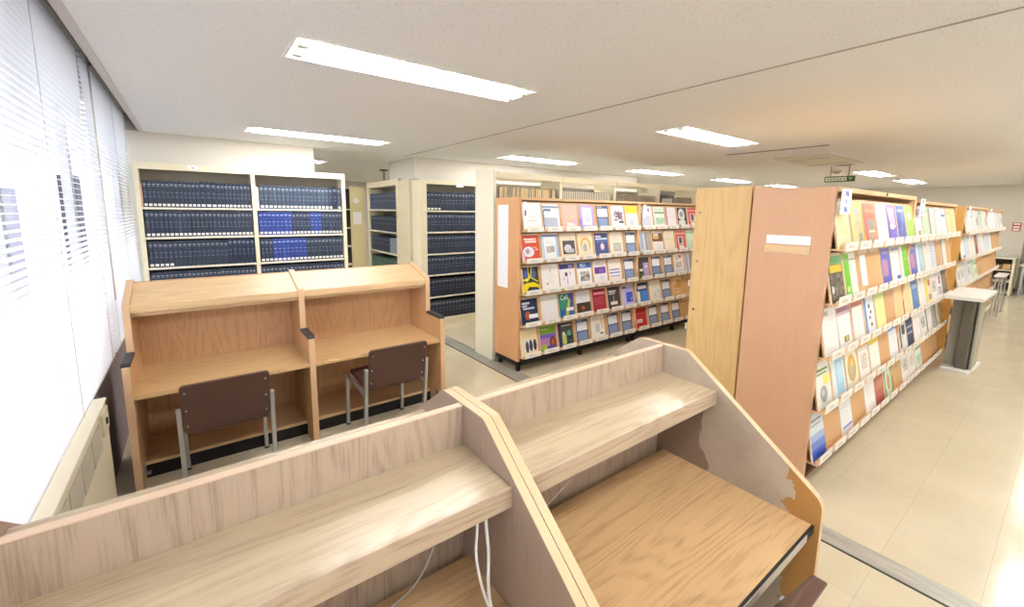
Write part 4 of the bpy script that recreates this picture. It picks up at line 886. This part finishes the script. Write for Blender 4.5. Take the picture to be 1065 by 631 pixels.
fill(ja, JY, [['white_plain', 'Pg', 'salmon', 'lavender', 'P', 'photo_maroon', 'yellow_top'],
              ['oval_red', 'blue_frame', 'black_photo', 'orange_arch', 'navy_emblem', 'grey_box', 'P'],
              ['butterfly', 'line_drawing', 'navy_header_figure', 'MA', 'purple_block', 'blue_stripes', 'P'],
              ['navy_red', 'white_sheet', 'Cell', 'white_black', 'crimson', 'charcoal', 'blue_violet'],
              ['cream_figures', 'green_purple', 'dark_green', 'P', 'drawing', 'P', 'P']], 'middle rack left bay', 'journals on the middle display rack, left bay')
fill(jb, JY, [['white_bluegrey', 'green_white', 'mauve', 'black_circle', 'red_photo'],
              ['greyblue_strips', 'brown_photo', 'cream_teal', 'red_photo', 'pale_green'],
              ['dark_lavender', 'P', 'P', 'pink_figure', 'greyblue_strips'],
              ['navy_lightblue', 'white_specks', 'P', 'tan_photo', None],
              ['red', 'P', 'P', 'P', None]], 'middle rack right bay', 'journals on the middle display rack, right bay')
fill(na, NY, [['pale_cream', 'map_yellow', 'red_grey', 'white_tall', 'purple_pink', 'navy_blue', 'lime'],
              ['green_photo', 'green_half', 'small_white', None, 'blueviolet_pink', 'white_blue', 'bright_green'],
              ['white_tall', 'pink_header', 'red_header', 'blue_dots', 'pale_yellow', None, 'tan_cream'],
              ['green_text_globe', 'light_blue', 'gold_oval', 'orange_header', 'yellow_header', None, 'navy_header'],
              ['white_to_blue', None, 'blue_line', None, 'white_tall', 'redbrown', 'green_edge']], 'nearest bay, right rack', 'magazines in the nearest bay of the right-hand rack')
fill(nb, NY, [['pink_header', 'pale_green', 'black_edge', 'white_tall', 'blue_header', 'orange_cream', 'tan_cream'],
              ['blueviolet_pink', 'light_blue', 'white_tall', 'pale_blue', None, 'black_edge', None],
              ['pale_cream', 'blue_cover', 'white_tall', 'yellow_red', 'white_grey', 'purple_patch', 'brown_dark'],
              ['black_stripes', 'navy_stripes', 'white_tall', 'white_grey', 'black_edge', 'greyblue_strips', 'map_yellow'],
              [None, 'white_grey', 'orange_header', 'green_white', None, None, None]], 'second bay, right rack', 'magazines in the second bay of the right-hand rack')
fill(nc, NY, [['white_tall', 'blue_header', 'white_tall', 'white_grey', 'pale_green', 'white_tall', 'white_grey'],
              ['white_blue', 'pale_blue', 'white_tall', 'white_tall', 'redbrown', 'pale_blue', 'white_tall'],
              ['white_grey', 'white_grey', 'pale_blue', 'white_grey', 'pale_green', 'green_white', None]], 'third bay, right rack', 'magazines in the third bay of the right-hand rack')
fill(nd, NY, [['white_tall', 'blue_header', 'white_tall', 'pale_blue', 'white_tall', 'black_edge', 'white_grey'],
              ['pale_blue', 'pale_blue', 'white_tall', None, None, None, None]], 'farthest bay, right rack', 'magazines in the farthest bay of the right-hand rack')

# birch-ended rack standing back to back with the reddish one
bk = thing('display_shelf', (4.0, 1.54, 0), 'pale birch-ply shelf unit back to back with the reddish-ended rack', 'shelf'); bo = (4.0, 1.54, 0)
MB(bo).box(3.0, 1.347, .02, 3.03, 1.742, 1.888, BIRCH).build('end_panel', bk, .003)
MB(bo).box(4.97, 1.335, .02, 5.0, 1.742, 1.888, BIRCH).build('end_panel', bk, .003)
MB(bo).box(3.03, 1.34, .02, 4.97, 1.35, 1.87, C('#4a3a2a')).build('back_board', bk)
MB(bo).box(3.03, 1.335, 1.87, 4.97, 1.742, 1.888, BIRCH).build('top_board', bk)
for z in (.14, .48, .82, 1.16, 1.50): MB(bo).box(3.03, 1.35, z, 4.97, 1.765, z+.018, BIRCH).box(3.03, 1.765, z-.01, 4.97, 1.775, z+.035, C('#efe9dc')).build('shelf', bk)
MB(bo).box(3.02, 1.36, 0, 4.98, 1.70, .02, C('#6b4c34')).build('plinth', bk)
for z in (1.71, .985, 1.35): tag(MB(bo).tube([(2.999, 1.70, z), (2.995, 1.70, z)], .008, C('#8a7a6a' if z != .985 else '#4a4644', .4, .5), 10).build('screw', bk), 'screw head')

# ------------------------------------------------------------------ far right furniture
kx0, kx1 = 6.66, 7.22
kk = thing('kiosk_stand', (6.93, .68, 0), 'grey angular kiosk stand with white top in front of the right-hand rack', 'stand'); ko = (6.93, .68, 0)
GR = C('#8e8a80', .5); GRL = C('#aaa69a', .5); GRD = C('#6f6a61', .5)
MB(ko).prism([(6.62, .57), (7.25, .53), (7.25, .795), (6.62, .795)], 'Z', 0, .028, C('#e4e2dc', .4)).build('base_plate', kk, .004)
MB(ko).box(6.84, .69, .028, 7.15, .785, .845, GRL).build('rear_column', kk, .004)
MB(ko).prism([(6.84, .70), (6.74, .69), (6.72, .60), (6.80, .578), (7.14, .578), (7.14, .70)], 'Z', .028, .845, GRD).build('body', kk, .004)
MB(ko).box(6.75, .556, .028, 7.15, .577, .845, GRL).build('front_column', kk, .002)
MB(ko).prism([(6.36, .515), (7.26, .50), (7.26, .80), (6.36, .80)], 'Z', .845, .885, C('#eceae4', .35)).build('top', kk, .006)
t2 = thing('side_table', (11.3, .77, 0), 'narrow white-topped table on silver legs beside the rack far end', 'table'); to = (11.3, .77, 0)
MB(to).box(11.0, .70, .69, 11.7, .83, .715, C('#eceae4', .35)).build('tabletop', t2, .005)
for x, y in ((11.04, .715), (11.04, .79), (11.62, .715), (11.62, .79)): MB(to).box(x, y, 0, x+.03, y+.022, .69, STEEL).build('leg', t2)
MB(to).box(11.05, .73, .55, 11.65, .75, .57, STEEL).build('rail', t2)
cb = thing('shelf_cabinet', (14.6, 1.1, 0), 'low cream open-shelf cabinet against the far wall', 'cabinet'); co = (14.6, 1.1, 0)
MB(co).box(14.3, .80, 0, 14.95, .84, .80, CREAMW).build('side_panel', cb, .003); MB(co).box(14.3, 1.42, 0, 14.95, 1.46, .80, CREAMW).build('side_panel', cb, .003)
MB(co).box(14.3, .80, .80, 14.95, 1.46, .825, CREAMW).build('top', cb, .003)
MB(co).box(14.92, .84, 0, 14.95, 1.42, .80, C('#5a5048')).build('back_panel', cb)
for z in (.05, .30, .55): MB(co).box(14.3, .84, z-.012, 14.92, 1.42, z+.008, CREAM).build('shelf', cb)
MB(co).box(14.31, .84, 0, 14.33, 1.42, .04, BLACK).build('plinth', cb)
tag(MB((14.5, 1.0, .559)).box(14.4, .86, .559, 14.7, .98, .68, C('#c9a87a')).box(14.4, .99, .559, 14.7, 1.08, .66, C('#8a6a48')).build('storage_box', bevel=.003), 'tan box on the upper shelf of the low far cabinet', 'box')
ds = thing('desk', (14.6, .4, 0), 'white-topped desk in the far right corner, cut by the picture edge', 'desk'); do = (14.6, .4, 0)
MB(do).box(14.4, -.5, .66, 15.2, .74, .69, C('#e9e6dd', .4)).build('desktop', ds, .005)
for x, y in ((14.45, -.45), (14.45, .66), (15.1, -.45), (15.1, .66)): MB(do).box(x, y, 0, x+.04, y+.04, .66, STEEL).build('leg', ds)
MB(do).box(15.1, -.45, .2, 15.12, .7, .66, C('#c9c2b4')).build('modesty_panel', ds)
po = MB((15.09, .92, 1.5)); po.box(15.085, .855, 1.40, 15.099, .985, 1.60, C('#c4483c'))
for z in (1.415, 1.475, 1.545): po.box(15.082, .87, z, 15.086, .97, z+.042, C('#f2eee6'))
tag(po.build('notice'), 'red notice with white rows on the far wall above the cabinet', 'sign')
# hanging green exit sign
es = thing('exit_sign', (8.0, 2.33, 2.2), 'green and white hanging exit sign above the reddish rack end', 'sign'); eo = (8.0, 2.33, 2.2)
MB(eo).box(7.98, 2.14, 2.215, 8.02, 2.52, 2.30, C('#47603c', .5)).build('housing', es, .003)
m = MB(eo).box(7.974, 2.235, 2.23, 7.979, 2.505, 2.284, C('#e6ead8'))
for k in range(6): m.box(7.970, 2.25+k*.042, 2.245, 7.974, 2.275+k*.042, 2.268, C('#b0a494'))
m.prism([(2.215, 2.275), (2.16, 2.275), (2.187, 2.235)], 'X', 7.974, 7.979, C('#a8c088')); m.build('face_plate', es)
for y in (2.22, 2.45): MB(eo).tube([(8.0, y, 2.30), (8.0, y, ZC)], .006, C('#8a867c'), 8).build('hanger', es)
# ceiling sprinkler pipe far off
tag(MB((2.95, 8.0, ZC)).tube([(2.95, 8.0, ZC), (2.95, 8.0, ZC-.22)], .012, C('#4a443e'), 8).tube([(2.95, 8.0, ZC-.02), (2.95, 8.0, ZC)], .08, C('#4a443e'), 12).build('pipe_hanger'), 'dark hanger rod below the ceiling beyond the sideways bookcase', 'rod')

# ------------------------------------------------------------------ light, camera
W = bpy.data.worlds.new('sky'); SC.world = W; W.use_nodes = True; bg = W.node_tree.nodes['Background']
bg.inputs[0].default_value = (.84, .90, 1, 1); bg.inputs[1].default_value = 1.45
for k, (y0, y1) in enumerate(((-3.5, -1.3), (-1.2, 1.1), (1.2, 3.58), (3.66, 5.7))):   # daylight portals at the windows
    L = bpy.data.lights.new('window_portal', 'AREA'); L.shape = 'RECTANGLE'; L.size = y1-y0; L.size_y = 1.75; L.cycles.is_portal = True
    o = bpy.data.objects.new('window_portal', L); COL.objects.link(o); o.location = (-.63, (y0+y1)/2, 1.62)
    o.rotation_euler = (math.radians(90), 0, math.radians(-90))
cam = bpy.data.cameras.new('camera'); co_ = bpy.data.objects.new('camera', cam); COL.objects.link(co_); SC.camera = co_
f = 441.77; pitch, yaw, roll = (math.radians(v) for v in (8.043, 53.167, .726))
fwd = Vector((math.cos(yaw)*math.cos(pitch), math.sin(yaw)*math.cos(pitch), -math.sin(pitch))); right = Vector((math.sin(yaw), -math.cos(yaw), 0)); up = right.cross(fwd)
r2 = math.cos(roll)*right+math.sin(roll)*up; u2 = -math.sin(roll)*right+math.cos(roll)*up
M = Matrix((r2, u2, -fwd)).transposed().to_4x4(); M.translation = (0, 0, 1.7); co_.matrix_world = M
cam.sensor_width = 36; cam.sensor_fit = 'HORIZONTAL'; cam.lens = f/1065*36; cam.shift_y = -33.09/1065; cam.clip_start = .02; cam.clip_end = 300
SC.view_settings.view_transform = 'Standard'; SC.view_settings.look = 'None'; SC.view_settings.gamma = 1; SC.view_settings.use_curve_mapping = False
SC.view_settings.exposure = .90
